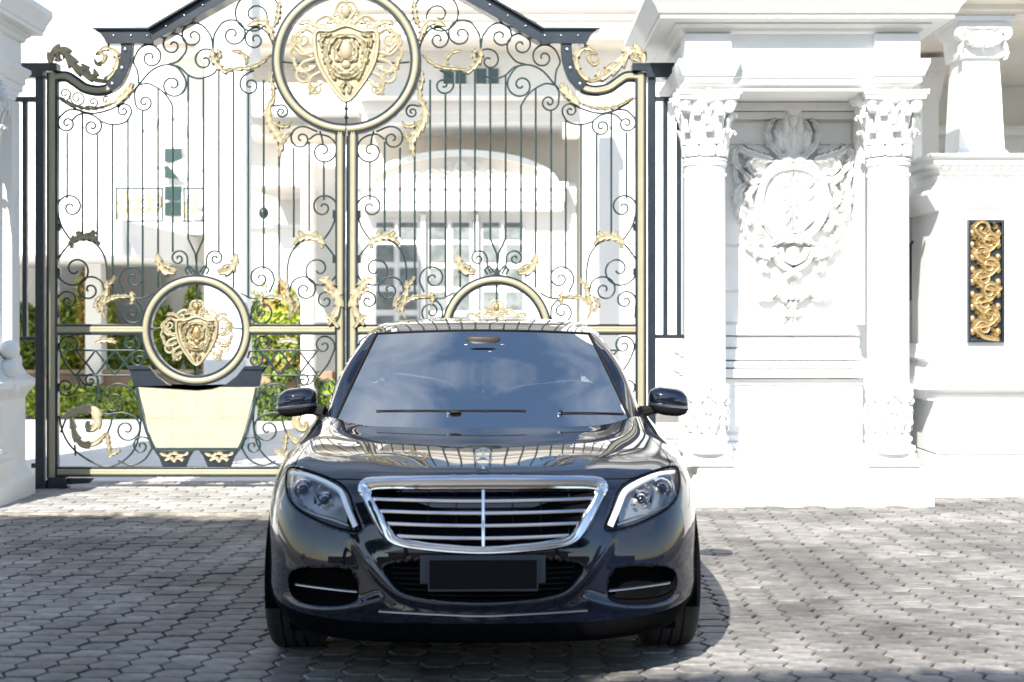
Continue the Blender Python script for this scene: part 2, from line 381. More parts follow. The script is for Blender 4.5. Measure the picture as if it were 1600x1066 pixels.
PX = 755+G[..., 0]/(G[..., 1]+CD)*F; PY = 482-(G[..., 2]-CAM_H)/(G[..., 1]+CD)*F
GR_OUT = sm2([(563,757),(572,748),(600,745.5),(680,744.5),(755,744),(830,744.5),(910,745.5),(938,748),(947,757),(945,772),(932,800),(915,832),(898,848),(870,856),(815,862),(755,865),(695,862),(640,856),(612,848),(595,832),(578,800),(565,772)], 6)
GR_IN = sm2([(580,772),(588,767),(640,766.5),(755,766.5),(870,766.5),(922,767),(930,772),(925,785),(912,806),(899,828),(884,841),(850,848),(800,853),(755,855),(710,853),(660,848),(626,841),(611,828),(598,806),(585,785)], 6)
HL = [(455,731),(478,735),(505,744),(532,756),(543,768),(549,782),(556,804),(563,823),(558,829),(538,826),(512,818),(488,807),(468,795),(455,781),(449,762),(449,742)]
HLs = sm2(HL, 5)
IN_ = sm2([(456,897),(470,889),(500,886),(530,886),(548,892),(556,905),(559,922),(556,936),(535,943),(505,944),(478,940),(460,930),(453,914)], 6)
CI = sm2([(602,886),(640,877),(700,872),(755,871),(810,872),(870,877),(908,886),(900,905),(884,922),(858,931),(810,936),(755,938),(700,936),(652,931),(626,922),(610,905)], 6)
front = (G[..., 1] < 1.1)
def push(poly, depth, soft=2.2):
    s = sdf(poly, PX, PY); m = 1-np.clip((s+soft)/(2*soft), 0, 1); m = m*m*(3-2*m); G[..., 1] += depth*m*front
G[..., 1] += 0
push(GR_IN, .055); push(HLs, .075, 2.5); push(mir(HLs), .075, 2.5); push(IN_, .09); push(mir(IN_), .09); push(CI, .05)
def ridge(line, h, w, f=None):
    for ln in (line, mir(line)):
        d = pdist(ln, PX, PY); G[..., 1] -= h*np.exp(-(d/w)**2)*front*(PY < 975)
crease = [(552,842),(566,866),(585,893),(606,916),(632,932),(670,940),(712,943),(755,944),(798,943)]
ridge(sm2(crease, 6, False), .006, 7)
fin = [(444,936),(460,945),(485,951),(520,952),(555,948),(590,938)]
ridge(sm2(fin, 6, False), .014, 9)
low = [(470,972),(540,978),(640,974),(755,978)]
bvd = bvh_of(G)

i7 = int(np.searchsorted(ur, tr[7]-1e-9)); i11 = int(np.searchsorted(ur, tr[11]-1e-9))
HC = .90                                                # hood side shut line
def arch(i, j):
    p = G[i, j]
    return abs(p[0]) > .74 and any(math.hypot(p[1]-cy, p[2]-.335) < .375 for cy in (.86, 4.03))
inhood = lambda i, j: i7 <= i < i11 and abs(.5*(uc[j]+uc[j+1])) < HC
def openrear(i, j): return i >= i11 and abs(.5*(uc[j]+uc[j+1])) < 1.05
iv = int(np.searchsorted(ur, tr[2]-1e-9))-3
b = MB().quadgrid(G, lambda i, j: inhood(i, j) or arch(i, j) or openrear(i, j) or i < iv)
MB().quadgrid(G, lambda i, j: i >= iv or arch(i, j)).build('lower_valance', M['void'], car, ang=60)  # near-black colour stands in for the shade under the bumper
body = b.build('body', M['paint'], car, ang=60)
H = G.copy(); H[i7:i11+1, :, 2] += .0015
hb = MB().quadgrid(H, lambda i, j: not inhood(i, j)); hood = hb.build('hood', M['paint'], car, ang=60)
# dark gaps along the hood
j0 = min(j for j in range(nc-1) if inhood(i7, j)); j1 = max(j for j in range(nc-1) if inhood(i7, j))+1
g = MB()
for jj in (j0, j1): g.tube([Vector(G[i, jj])-Vector((0, 0, .0015)) for i in range(i7, i11+1, 2)], .0042, 5)
g.tube([Vector(G[i7, j])+Vector((0, .002, -.001)) for j in range(j0, j1+1, 2)], .004, 5)
g.build('shut_line', M['void'], car)

# grille
fz = MB().ribbon([ray((a[0]+c[0])/2, (a[1]+c[1])/2, off=.014) for a, c in zip(sm2(GR_OUT, 1), sm2(GR_IN, 1))] if False else
                 [0*Vector((1, 1, 1))+ray(*p, off=.012) for p in [((a[0]+b_[0])/2, (a[1]+b_[1])/2) for a, b_ in [(q, min(GR_IN, key=lambda r: (r[0]-q[0])**2+(r[1]-q[1])**2)) for q in GR_OUT]]],
                 [.006+.0026*math.dist(q, min(GR_IN, key=lambda r: (r[0]-q[0])**2+(r[1]-q[1])**2)) for q in GR_OUT], .020, closed=True)
grille = thing('grille', None, None, local=True)
grille.parent = car
fz.build('frame', M['chrome'], grille, ang=50)
def hspan(y):
    xs = [];
    for i in range(len(GR_IN)):
        a, c = GR_IN[i], GR_IN[(i+1) % len(GR_IN)]
        if (a[1]-y)*(c[1]-y) < 0: xs.append(a[0]+(y-a[1])*(c[0]-a[0])/(c[1]-a[1]))
    return min(xs), max(xs)
for y in (783.5, 802.5, 822, 841.5):
    x0, x1 = hspan(y-3); pts = [ray(x0+(x1-x0)*t, y-4*(2*abs(t-.5))**2, off=.004) for t in np.linspace(0, 1, 25)]
    MB().tube(pts, .0082, 8, squash=1.1).build('slat', M['chrome'], grille)
MB().tube([ray(755, y, off=.012) for y in (766, 790, 820, 857)], .0058, 8).build('centre_bar', M['chrome'], grille)
for x in range(625, 900, 44):
    if abs(x-755) > 12: MB().tube([ray(x, y, bvd, off=.012) for y in (770, 800, 846)], .0026, 4).build('rear_bar', M['black'], grille)
mesh_ = MB()
P_ = [ray(x, y, bvd, off=.003) for x, y in GR_IN[::2]]
mesh_.add([sum(P_, Vector())/len(P_)]+P_, [(0, i+1, (i+1) % len(P_)+1) for i in range(len(P_))]); mesh_.build('back_panel', M['void'], grille)

# headlights
def patch(poly, off, n=3, bv=None):
    """filled conformal patch inside a pixel polygon, at a distance in front of the skin"""
    cx = sum(p[0] for p in poly)/len(poly); cy = sum(p[1] for p in poly)/len(poly); m = MB(); N = len(poly); K = 6
    vs = [ray(cx, cy, bv, off)]
    for k in range(1, K+1): vs += [ray(cx+(x-cx)*k/K, cy+(y-cy)*k/K, bv, off) for x, y in poly]
    fs = [(0, 1+i, 1+(i+1) % N) for i in range(N)]
    for k in range(K-1): fs += [(1+k*N+i, 1+(k+1)*N+i, 1+(k+1)*N+(i+1) % N, 1+k*N+(i+1) % N) for i in range(N)]
    return m.add(vs, fs)
def lineon(pts, n=5, off=0., bv=None): return [ray(x, y, bv, off) for x, y in sm2(pts, n, False)]
for s in (0, 1):
    f = mir if s else (lambda p: p)
    hl = thing('headlight', None, None, local=True); hl.parent = car
    patch(f(HLs), -.066).build('housing', M['housing'], hl)
    MB().ribbon(lineon(f([(455,740),(480,743),(505,752),(524,762),(535,772),(545,796),(556,822)]), 5, -.006), .025, .010).build('light_guide', M['drl'], hl, ang=60)
    MB().ribbon(lineon(f([(457,778),(472,792),(495,803),(522,811),(545,820)]), 5, -.012), .010, .010).build('lower_guide', M['satin'], hl, ang=60)
    MB().ribbon(lineon(f([(462,752),(458,762),(460,776)]), 5, -.012), .012, .010).build('side_trim', M['satin'], hl, ang=60)
    MB().ribbon(lineon(f([(492,757),(493,770),(499,786)]), 5, -.02), .010, .010).build('divider', M['satin'], hl, ang=60)
    for (x, y, r) in ((475,764,.036),(508,781,.031)):
        x = 1510-x if s else x; c = ray(x, y, off=-.045); pr = MB()
        pr.lathe([(.1*r, c.y-.012), (.5*r, c.y-.010), (.82*r, c.y-.001), (.9*r, c.y+.01), (1.0*r, c.y+.004), (1.12*r, c.y-.006), (1.2*r, c.y+.002), (1.2*r, c.y+.03)], 0, 0, 20)
        v = [(vx+c.x, vz, vy+c.z) for vx, vy, vz in pr.v]; pr.v = v
        pr.build('projector', M['chrome'], hl, ang=50)
        q = MB().ell((c.x, c.y-.004, c.z), (r*.62, .016, r*.62), 14, 8); q.build('bulb_lens', M['blackgloss'], hl)
    for (x, y) in ((466,748),(484,751),(500,760),(514,768),(520,790),(478,792)):
        x = 1510-x if s else x; c = ray(x, y, off=-.03); MB().ell(c, (.010, .012, .007), 8, 5).build('reflector', M['chrome'], hl)
    patch(f(HLs), .0015).build('cover_glass', M['lens'], hl, ang=80)
    ol = f(HLs)
    MB().tube([ray(x, y, off=.0) for x, y in ol], .0028, 5, closed=True).build('gasket', M['void'], hl)
# intakes and lower bumper
for s in (0, 1):
    f = mir if s else (lambda p: p)
    it = thing('side_intake', None, None, local=True); it.parent = car
    patch(f(IN_), .002, bv=bvd).build('mesh_insert', M['void'], it)
    MB().ribbon(lineon(f([(462,911.5),(490,915.5),(525,920),(558,923.5)]), 5, -.012), .0105, .008).build('blade', M['satin'], it, ang=60)
lg = thing('lower_grille', None, None, local=True); lg.parent = car
patch(CI, .002, bv=bvd).build('mesh_insert', M['void'], lg)
for k in range(6):
    y = 888+k*8.2; a = 612+k*k*1.1; MB().tube([ray(x, y-3.5*((x-755)/140)**2+1.5, off=-.018) for x in np.linspace(a, 1510-a, 17)], .0036, 5).build('slat', M['blackgloss'], lg)
MB().ribbon(lineon([(592,954.5),(640,957.5),(700,960.5),(755,962.5),(810,960.5),(870,957.5),(918,954.5)], 4, .004), .0075, .005).build('chrome_strip', M['satin'], car, ang=60)
for x in (640, 870, 475, 1035):
    c = ray(x, 872 if 600 < x < 900 else 868, off=.0015); MB().ell(c, (.011, .004, .011), 12, 6).build('parking_sensor', M['blackgloss'], car)
# number plate (blank) on its bracket
def frontbox(x0, x1, y0, y1, yy, dep):
    a = (yy+CD)/F; return MB().box((x0-755)*a, (x1-755)*a, yy, yy+dep, CAM_H-(y1-482)*a, CAM_H-(y0-482)*a)
yp = ray(755, 880).y-.045
frontbox(656.5, 852.5, 869, 912, yp+.012, .035).build('plate_bracket', M['bracket'], car, bevel=.003)
npl = frontbox(669, 841, 874, 922.5, yp, .010).build('number_plate', M['plate'], car, bevel=.003)
pr = MB()
for (x0, x1, y0, y1) in ((669,841,873,875),(669,841,921,923.5),(669,671,875,921),(839,841,875,921)):
    a = (yp+CD)/F; pr.box((x0-755)*a, (x1-755)*a, yp-.004, yp, CAM_H-(y1-482)*a, CAM_H-(y0-482)*a)
pr.build('rim', M['bracket'], npl)
# hood star and badge
st = thing('hood_star', None, None, local=True); st.parent = car
c = ray(755, 735); c = Vector((0, c.y+.02, c.z)); cz = c.z+.052; sm = MB()
sm.tube([(0, c.y, c.z-.006), (0, c.y, c.z+.016)], [.010, .0035], 10); sm.ell((0, c.y, c.z-.002), (.018, .014, .007), 14, 6)
sm.build('foot', M['bright'], st)
sm = MB(); sm.tube([(.035*math.cos(a), c.y, cz+.035*math.sin(a)) for a in np.linspace(0, 2*math.pi, 37)[:-1]], .0036, 8, closed=True); sm.build('ring', M['bright'], st)
sm = MB()
for k in range(3):
    a = math.pi/2+k*2*math.pi/3; d = Vector((math.cos(a), 0, math.sin(a))); e = Vector((-d.z, 0, d.x)); o = Vector((0, c.y, cz))
    sm.add([o+d*.034, o+e*.0095, o-e*.0095, o+d*.002+Vector((0, -.0045, 0)), o+d*.002+Vector((0, .0045, 0))], [(0, 1, 3), (0, 3, 2), (0, 4, 1), (0, 2, 4), (1, 4, 2, 3)])
sm.build('star', M['bright'], st, smooth=False)
c = ray(755, 752, off=.022)
bd = MB().ell((0, c.y, c.z), (.012, .004, .009), 18, 6).build('badge', M['satin'], car)
# windscreen, roof, pillars
wn = [[(x, y0+k*x*x, z0-zd*x*x) for x in xs] for y0, z0, k, zd, xs in
      ((1.41, .900, .42, -.06, (0,.3,.57,.69,.76)), (1.79, 1.090, .40, .0, (0,.29,.53,.645,.712)), (2.08, 1.252, .38, .02, (0,.27,.49,.595,.655)), (2.36, 1.396, .35, .055, (0,.25,.455,.55,.605)))]
uw = list(np.linspace(0, .80, 27)); uw = [-x for x in uw[:0:-1]]+uw
WS = tensor(wn, [0, .35, .7, 1], [0, .3, .56, .70, .80], np.linspace(0, 1, 30), uw)
ws = MB().quadgrid(WS).build('windscreen', M['screen'], car, ang=80)
n2 = WS.shape[1]
bw = []
for i in range(WS.shape[0]):     # dark ceramic edge inside the glass
    pass
ed = MB(); ins = lambda p, k: Vector(p)+Vector((0, .008, -.008))
top = [ins(WS[-1, j], 0) for j in range(n2)]; top2 = [ins(WS[-3, j], 0) for j in range(n2)]; ed.quadgrid([top2, top])
for jj, kk in ((0, 2), (n2-1, n2-3)): ed.quadgrid([[ins(WS[i, jj], 0), ins(WS[i, kk], 0)] for i in range(WS.shape[0])])
bt = [[ins(WS[i, j], 0) for j in range(n2)] for i in (0, 2, 4)]; ed.quadgrid(bt)
ed.build('screen_border', M['void'], car)
outer = [(.83,1.92,.968),(.795,2.10,1.11),(.735,2.31,1.25),(.668,2.60,1.36)]
for s in (-1, 1):
    pil = MB(); rows = []
    for i in range(WS.shape[0]):
        t = i/(WS.shape[0]-1); o = nspline([0, .35, .7, 1], outer, [t])[0]; a = Vector(WS[i, n2-1 if s > 0 else 0]); o = Vector((o[0]*s, o[1], o[2]))
        mid = a.lerp(o, .45)+Vector((s*.01, -.022, .012)); e = Vector((o.x*1.0, o.y+.05, o.z-.02))
        rows.append([a+Vector((0, .003, -.01)), a+Vector((s*.006, -.006, .004)), mid, o, e])
    pil.quadgrid(rows); pil.build('windscreen_pillar', M['paint'], car, ang=70)
seal = MB()
for jj in (0, n2-1): seal.tube([Vector(WS[i, jj])+Vector((0, -.003, .004)) for i in range(WS.shape[0])], .0065, 6)
seal.tube([Vector(WS[-1, j])+Vector((0, -.002, .003)) for j in range(n2)], .004, 5)
seal.build('screen_seal', M['black'], car)
rn = [[(0,2.37,1.398),(.25,2.39,1.396),(.46,2.45,1.390),(.61,2.53,1.374),(.668,2.60,1.352)],
      [(0,2.70,1.435),(.25,2.71,1.433),(.47,2.75,1.426),(.625,2.80,1.402),(.69,2.86,1.365)],
      [(0,3.2,1.458),(.25,3.2,1.456),(.48,3.2,1.447),(.64,3.2,1.415),(.705,3.2,1.37)],
      [(0,3.75,1.44),(.25,3.75,1.438),(.47,3.75,1.427),(.63,3.72,1.39),(.70,3.7,1.345)],
      [(0,4.1,1.375),(.24,4.1,1.37),(.44,4.08,1.355),(.59,4.05,1.32),(.67,4.0,1.27)]]
ur2 = np.linspace(0, 1, 24)
RF = tensor(rn, [0, .2, .47, .78, 1], [0, .25, .47, .64, .72], ur2, [-x for x in np.linspace(0, .72, 19)[:0:-1]]+list(np.linspace(0, .72, 19)))
MB().quadgrid(RF).build('roof', M['paint'], car, ang=80)
rg = [[RF[-1, j] for j in range(37)], [(p[0]*1.06, 4.72, 1.0-.02*abs(p[0])) for p in RF[-1]]]
MB().quadgrid([[Vector(a) for a in r] for r in rg]).build('rear_window', M['sideglass'], car)
for s in (-1, 1):
    up = [(.668*s,2.60,1.35),(.69*s,2.86,1.362),(.705*s,3.2,1.367),(.70*s,3.7,1.343),(.67*s,4.0,1.27),(.63*s,4.4,1.12)]
    dn = [(.83*s,1.97,.97),(.862*s,2.5,.967),(.878*s,3.2,.972),(.85*s,3.9,.985),(.81*s,4.3,.99),(.76*s,4.5,1.0)]
    MB().quadgrid([[Vector(a) for a in up], [Vector(a) for a in dn]]).build('side_window', M['sideglass'], car)
# cowl between hood and glass
cw = MB(); jj = [j for j in range(nc) if abs(uc[j]) <= 1.05]
rowa = [Vector(G[i11, j])-Vector((0, .004, .006)) for j in jj]; rowb = [Vector((p.x*.97, p.y+.16-.06*abs(p.x), p.z-.012)) for p in rowa]
cw.quadgrid([rowa, rowb]); cw.build('cowl', M['blackgloss'], car)
# wipers
bw = bvh_of(WS)
for pts, pv in (([(588,641.5),(640,641),(700,641.5),(760,641),(822,641.5)], (712,643)), ([(878,645),(920,645),(975,646.5)], (876,643))):
    wp = MB(); wp.tube([ray(x, y, bw, .010) for x, y in pts], .0036, 5); q = ray(*pv, bw, .016)
    wb = wp.build('wiper', M['black'], car); MB().ell(q, (.030 if pv[0] < 800 else .010, .016, .008), 10, 6, .8).build('arm_hub', M['black'], wb)
for x in (700, 874): MB().ell(ray(x, 646, bw, .01), (.010, .010, .007), 8, 5).build('washer_jet', M['satin'], car)
# door mirrors
for s in (-1, 1):
    dm = thing('door_mirror', None, None, local=True); dm.parent = car; cx = .995*s; cy = 2.02; czz = 1.020
    def shell(z0, z1, grow=1.0):
        m = MB().ell((cx, cy, czz), (.106*grow, .085*grow, .076*grow), 28, 18, .72)
        m.v = [(x+.16*s*(-(z-czz))*.25, y, min(max(z, z0), z1)-.010*((x-cx)*s/.1)) for x, y, z in m.v]; return m
    shell(czz-.012, 2).build('upper_shell', M['paint'], dm, ang=50)
    shell(-1, czz-.028).build('lower_shell', M['black'], dm, ang=50)
    shell(czz-.028, czz-.012, 1.02).build('turn_signal', M['satin'], dm, ang=50)
    MB().tube([(.845*s, 2.0, .965), (.90*s, 2.02, .975), (.96*s, 2.02, .985)], [.035, .026, .03], 8, squash=.8).build('stalk', M['black'], dm)
# inside
cb = MB().box(-.74, .74, 1.62, 2.2, .80, .925); cb.v = [(x, y, z+(.0 if y < 2 else .06) if z > .9 else z) for x, y, z in cb.v]; cb.build('dashboard', M['dash'], car, bevel=.03)
MB().box(-.72, .72, 1.8, 4.2, .25, .30).build('cabin_floor', M['dash'], car)
for x, y in ((-.38, 2.75), (.38, 2.75), (-.38, 3.75), (.38, 3.75)):
    se = MB().ell((x, y+.1, .80), (.25, .11, .36), 14, 10, .6).build('seat_back', M['leather'], car)
    MB().ell((x, y+.12, 1.20), (.14, .06, .095), 14, 8, .6).build('head_restraint', M['leather'], se)
    MB().ell((x, y-.22, .52), (.26, .30, .12), 14, 8, .6).build('cushion', M['leather'], se)
stw = MB().tube([(-.38+.18*math.cos(a), 2.32+.05*math.sin(a), .93+.17*math.sin(a)) for a in np.linspace(0, 2*math.pi, 29)[:-1]], .014, 8, closed=True)
stw.box(-.50, -.26, 2.31, 2.34, .90, .955); stw.build('steering_wheel', M['dash'], car)
c = ray(755, 552, bw, -.05); MB().ell(c, (.095, .02, .030), 16, 8, .7).build('rear_view_mirror', M['void'], car)
c = ray(755, 530, bw, -.02); MB().ell(c, (.10, .05, .022), 16, 8, .7).build('sensor_housing', M['dash'], car)
for x, y in ((729, 540), (785, 540), (766, 551)): MB().ell(ray(x, y, bw, -.015), (.022, .008, .010), 10, 6).build('sensor_window', M['satin'], car)
# wheels and underbody
def wheel(s, cy):
    w = thing('wheel', None, None, local=True); w.parent = car
    xo = .945; xi = .70; r = .342
    t = MB().lathe([(.235, s*xi), (.30, s*xi), (r-.012, s*(xi+.018)), (r, s*(xi+.04)), (r, s*.77)]+[q for k in (.775, .82, .865) for q in ((r-.009, s*(k+.002)), (r-.009, s*(k+.008)), (r, s*(k+.010)), (r, s*(k+.038)))]+[(r-.004, s*(xo-.028)), (r-.018, s*(xo-.012)), (.30, s*xo), (.245, s*(xo-.006)), (.235, s*(xo-.012))], cy, r-.004, 64, 'x')
    t.build('tyre', M['tyre'], w, ang=30)
    rim = MB().lathe([(.05, s*(xo-.04)), (.05, s*(xo-.03)), (.236, s*(xo-.05))][:0] or [(.236, s*(xo-.014)), (.222, s*(xo-.02)), (.215, s*(xo-.06)), (.215, s*(xi+.01))], cy, r-.004, 40, 'x')
    for k in range(10):
        a = 2*math.pi*k/10; rim.tube([(s*(xo-.045), cy+.05*math.cos(a), r+.05*math.sin(a)), (s*(xo-.03), cy+.22*math.cos(a), r+.22*math.sin(a))], [.022, .014], 6)
    rim.ell((s*(xo-.045), cy, r), (.025, .06, .06), 10, 8); rim.build('rim', M['satin'], w)
for s in (-1, 1):
    for cy in (.86, 4.03): wheel(s, cy)
    for cy in (.86, 4.03):
        a = MB(); aa = np.linspace(-.25, math.pi+.25, 22)
        a.quadgrid([[(s*x, cy+.385*math.cos(t), .335+.385*math.sin(t)) for t in aa] for x in (.55, .93)])
        a.build('wheel_liner', M['void'], car)
MB().box(-.80, .80, .30, 4.9, .19, .26).box(-.55, .55, .16, .35, .2, .7).build('underbody', M['void'], car)
MB().box(-.85, .85, .55, 4.6, .40, .55).box(-.70, .70, .3, 1.5, .45, .75).build('inner_structure', M['void'], car)

# ------------------------------------------------------------------ ground, street, apron
gm = MB().box(-300, 300, -300, 300, -.30, -.05).build('ground', M['earth']); gm['kind'] = 'structure'
rd = MB().box(-60, 60, -12.3, 4.3, -.06, -.004).build('unseen_road', M['unseen_asphalt']); rd['kind'] = 'structure'  # added out of view, dark in place of shaded ground, to dim bumper reflections
bed = MB().box(-14, 14, 4.3, 11.95, -.06, -.014).build('street', M['bed']); bed['kind'] = 'structure'; ORG[bed.name] = Vector((0, 0, 0))
PL, PT, PB = .118, .036, .135          # flat length half-parts, tip, row pitch of the hexagonal pavers
CX = PL+2*PT-PT+.002                   # column pitch
def pavermesh(name):
    h = [(-PL/2-PT, 0), (-PL/2, -PB/2), (PL/2, -PB/2), (PL/2+PT, 0), (PL/2, PB/2), (-PL/2, PB/2)]
    k = MB(); loops = []
    for sc_, z in ((.955, -.03), (.955, -.005), (.89, 0)): loops += [(x*sc_, y*sc_, z) for x, y in h]
    k.add(loops, [tuple(12+i for i in range(6))]+[(a*6+i, a*6+(i+1) % 6, (a+1)*6+(i+1) % 6, (a+1)*6+i) for a in (0, 1) for i in range(6)])
    return k
pk = pavermesh('paver'); pme = pk.mesh('paver', M['paver'], False)
rs = random.Random(5); spots = []
ca, sa = math.cos(R(-1.5)), math.sin(R(-1.5))
for i in range(-75, 76):
    for j in range(25, 130):
        x = i*CX; y = -1+j*PB+(PB/2 if i % 2 else 0)
        x, y = x*ca-y*sa, x*sa+y*ca
        lim = 10.46 if x < 1.36 else 11.5
        if x < 1.36 and y > lim or y > 11.46 or y < 4.4 or abs(x) > 6.5: continue
        if x > 1.30 and x < 3.34 and y > 10.9: continue
        vis = y > 5.7 and abs(x) < .362*y+.15 and not (abs(x+.12) < .7 and y > 6.6 and y < 10.4)
        spots.append((0 if vis else 1, y, x))
spots.sort(); n_ind = 0; far = MB(); rv = []
for v, y, x in spots:
    tilt = (rs.uniform(-.012, .012), rs.uniform(-.012, .012), rs.uniform(-.012, .012)); dz = rs.uniform(-.004, .003)
    if n_ind < 300 and v == 0:
        inst(pme, 'paver', (x, y, dz), bed, tilt); n_ind += 1
    else:
        far.add([(x+px, y+py, pz+dz+px*tilt[1]+py*tilt[0]) for px, py, pz in pk.v], pk.f); rv += [rs.random()]*len(pk.f)
fo = far.build('paver_field', M['paver'], bed, smooth=False); fo['kind'] = 'stuff'
at = fo.data.attributes.new('rnd', 'FLOAT', 'FACE'); at.data.foreach_set('value', rv)
# pale apron before the gate
ap = MB().box(-4.3, 1.36, 10.5, 12.4, -.05, .002).build('apron', M['bed']); ap['kind'] = 'structure'; ORG[ap.name] = Vector((0, 0, 0))
MB().box(-6.5, 1.355, 10.46, 10.53, -.04, .014).build('edge_strip', M['kerb'], ap, bevel=.004)
bk = MB(); bx = MB().rects(-.118, .118, -.075, .075, [(0, -.03), (0, .006), (-.006, .012)]); bmh = bx.mesh('paving_block', M['block'], False)
nb = 0
for r in range(12):
    for c in range(-18, 7):
        x = c*.245+(.1225 if r % 2 else 0)+.02; y = 10.62+r*.158
        if x > 1.23 or x < -4.3: continue
        if not (x+.12 < -.9 or x > 1.0) and r > 3: continue
        inst(bmh, 'paving_block', (x, y, rs.uniform(-.002, .002)), ap, (rs.uniform(-.006, .006), 0, rs.uniform(-.008, .008))); nb += 1
ct = MB().box(-16, 10, 12.35, 30, -.05, .004).build('courtyard', M['court']); ct['kind'] = 'structure'; ORG[ct.name] = Vector((0, 0, 0))

# ------------------------------------------------------------------ the gate
GY = 11.95; GS = GY/F
def build_leaf(mirror, label):
    mx_ = (lambda x: 1084-x) if mirror else (lambda x: x)
    hx = X(mx_(83), GY)
    t = thing('gate_leaf', label, 'gate', (hx, GY, Z(745, GY)), 'double driveway gate leaves')
    def P3(x, y, dy=0.): return Vector((X(mx_(x), GY), GY+dy, Z(y, GY)))
    def poly(pts, d0, d1): return MB().prism([(X(mx_(x), GY), Z(y, GY)) for x, y in pts], GY+d0, GY+d1)
    def bar2(a, b_, w, band=True, lab='rail'):
        """black box member from a to b (px), w px wide, gold band on both faces"""
        (x0, y0), (x1, y1) = a, b_
        vert = abs(x1-x0) < abs(y1-y0); h = w/2
        pts = [(x0-h, y0), (x1-h, y1), (x1+h, y1), (x0+h, y0)] if vert else [(x0, y0-h), (x1, y1-h), (x1, y1+h), (x0, y0+h)]
        m = poly(pts, -.03, .03).build(lab, M['iron'], t, bevel=.004)
        for sd in (-1, 1):
            q = MB().ribbon([P3(x0, y0, sd*.030), P3((x0+x1)/2, (y0+y1)/2, sd*.030), P3(x1, y1, sd*.030)], w*.56*GS, .014, out=(0, sd, 0))
            q.build('gold_band', M['goldband'], m)
        return m
    bar2((83, 747), (83, 114), 17.5, lab='stile'); bar2((532, 747), (532, 205), 15.5, lab='stile')
    bar2((92, 737), (523, 737), 15.5, lab='bottom_rail')
    bar2((91.5, 515), (226, 515), 17, lab='middle_rail'); bar2((390, 515), (524, 515), 17, lab='middle_rail')
    # swept top: gold banded part, then bolted black part
    sw = crom([P3(84, 121), P3(104, 120), P3(118, 128), P3(133, 138), P3(150, 142), P3(164, 141), P3(174, 137)], 6)
    a = MB().ribbon(sw, 17*GS, .030).ribbon([p+Vector((0, .001, 0)) for p in sw], 17*GS, .030, out=(0, 1, 0)).build('swept_rail', M['iron'], t)
    for sd in (-1, 1): MB().ribbon([p+Vector((0, sd*.026, 0)) for p in sw], 8.5*GS, .014, out=(0, sd, 0)).build('gold_band', M['goldband'], a)
    s2 = crom([(172,138,0), (184,128,0), (192,114,0), (197,98,0), (199,84,0), (199.5,69,0)], 6)
    inn = []; out_ = []
    for i, p in enumerate(s2):
        q = s2[min(i+1, len(s2)-1)]-s2[max(i-1, 0)]; nrm = Vector((-q.y, q.x, 0)).normalized()
        inn.append((p.x-nrm.x*8.5, p.y-nrm.y*8.5)); out_.append((p.x+nrm.x*8.5, p.y+nrm.y*8.5))
    a = poly(inn+out_[::-1], -.045, .045).build('bolted_curve', M['iron'], t, bevel=.004)
    for x, y in ((178,132.5), (193,108), (198,79)): MB().ell(P3(x, y, -.048), (.017, .012, .017), 12, 6).build('bolt', M['satin'], a)
    # cornice and the sloping head
    a = poly([(150,48), (236,47.5), (240,70), (169,70.5), (165,62), (159,54)], -.06, .06).build('head_cornice', M['iron'], t, bevel=.003)
    poly([(146,46), (238,45.5), (238,49), (150,49)], -.085, .085).build('cornice_edge', M['iron'], a, bevel=.002)
    for x in (181, 208, 233): MB().ell(P3(x, 58, -.062), (.010, .010, .010), 10, 6).build('bolt', M['satin'], a)
    a = poly([(235,47.5), (398,-47), (544,-84), (544,-58), (405,-24), (240,70)], -.05, .05).build('sloping_head', M['iron'], t, bevel=.003)
    poly([(236,45.5), (398,-50), (544,-87), (544,-83), (398,-46), (237,49)], -.10, .10).build('head_flange', M['iron'], a, bevel=.002)
    poly([(239,66), (404,-27), (544,-61), (544,-57), (405,-23), (240,70)], -.10, .10).build('head_flange', M['iron'], a, bevel=.002)
    for k in range(10):
        x = 262+k*28.5; y = 43-(x-262)*.575 if x < 400 else -36-(x-400)*.27
        MB().ell(P3(x, y, -.052), (.010, .010, .010), 10, 6).build('bolt', M['satin'], a)
    # half of the large ring
    c = P3(541.5, 95); h0, h1 = (math.pi/2, 3*math.pi/2) if not mirror else (-math.pi/2, math.pi/2)
    h0 += .010; h1 -= .010
    a = MB().ring(c, 107.5*GS, 17*GS, .085, 40, h0, h1, dome=False).build('large_ring', M['iron'], t, bevel=.003)
    for sd in (-1, 1):
        q = MB().ring((c.x, GY+sd*.044, c.z), 107.5*GS, 9*GS, .030, 40, h0, h1); q.v = [(x, y if sd < 0 else 2*(GY+sd*.044)-y, z) for x, y, z in q.v]; q.build('gold_band', M['goldband'], a, ang=60)
    # small ring
    c = P3(308, 516)
    a = MB().ring(c, 78.5*GS, 15.5*GS, .075, 64, dome=False).build('small_ring', M['iron'], t, bevel=.003)
    for sd in (-1, 1):
        q = MB().ring((c.x, GY+sd*.039, c.z), 79*GS, 8.6*GS, .030, 64); q.v = [(x, y if sd < 0 else 2*(GY+sd*.039)-y, z) for x, y, z in q.v]; q.build('gold_band', M['goldband'], a, ang=60)
    # vertical bars
    rb = MB().lathe([(1, 0), (1, 1)], 0, 0, 8); key = 'bar_mesh'
    if key not in shared: shared[key] = rb.mesh('bar', M['wire'])
    bars = [(105,207,311), (129,178,366), (152,210,379), (176,193,465), (200,187,421), (223,173,466), (247,137,450), (270,165,394), (294,118,374),
            (318,124,374), (342,107,394), (365,112,450), (388,147,464), (412,125,421), (436,190,466), (459,231,371), (483,222,362), (506,252,313)]
    for x, y0, y1 in bars:
        p = P3(x, y1); inst(shared[key], 'bar', p, t, scale=(.0086, .0086, (y1-y0)*GS))
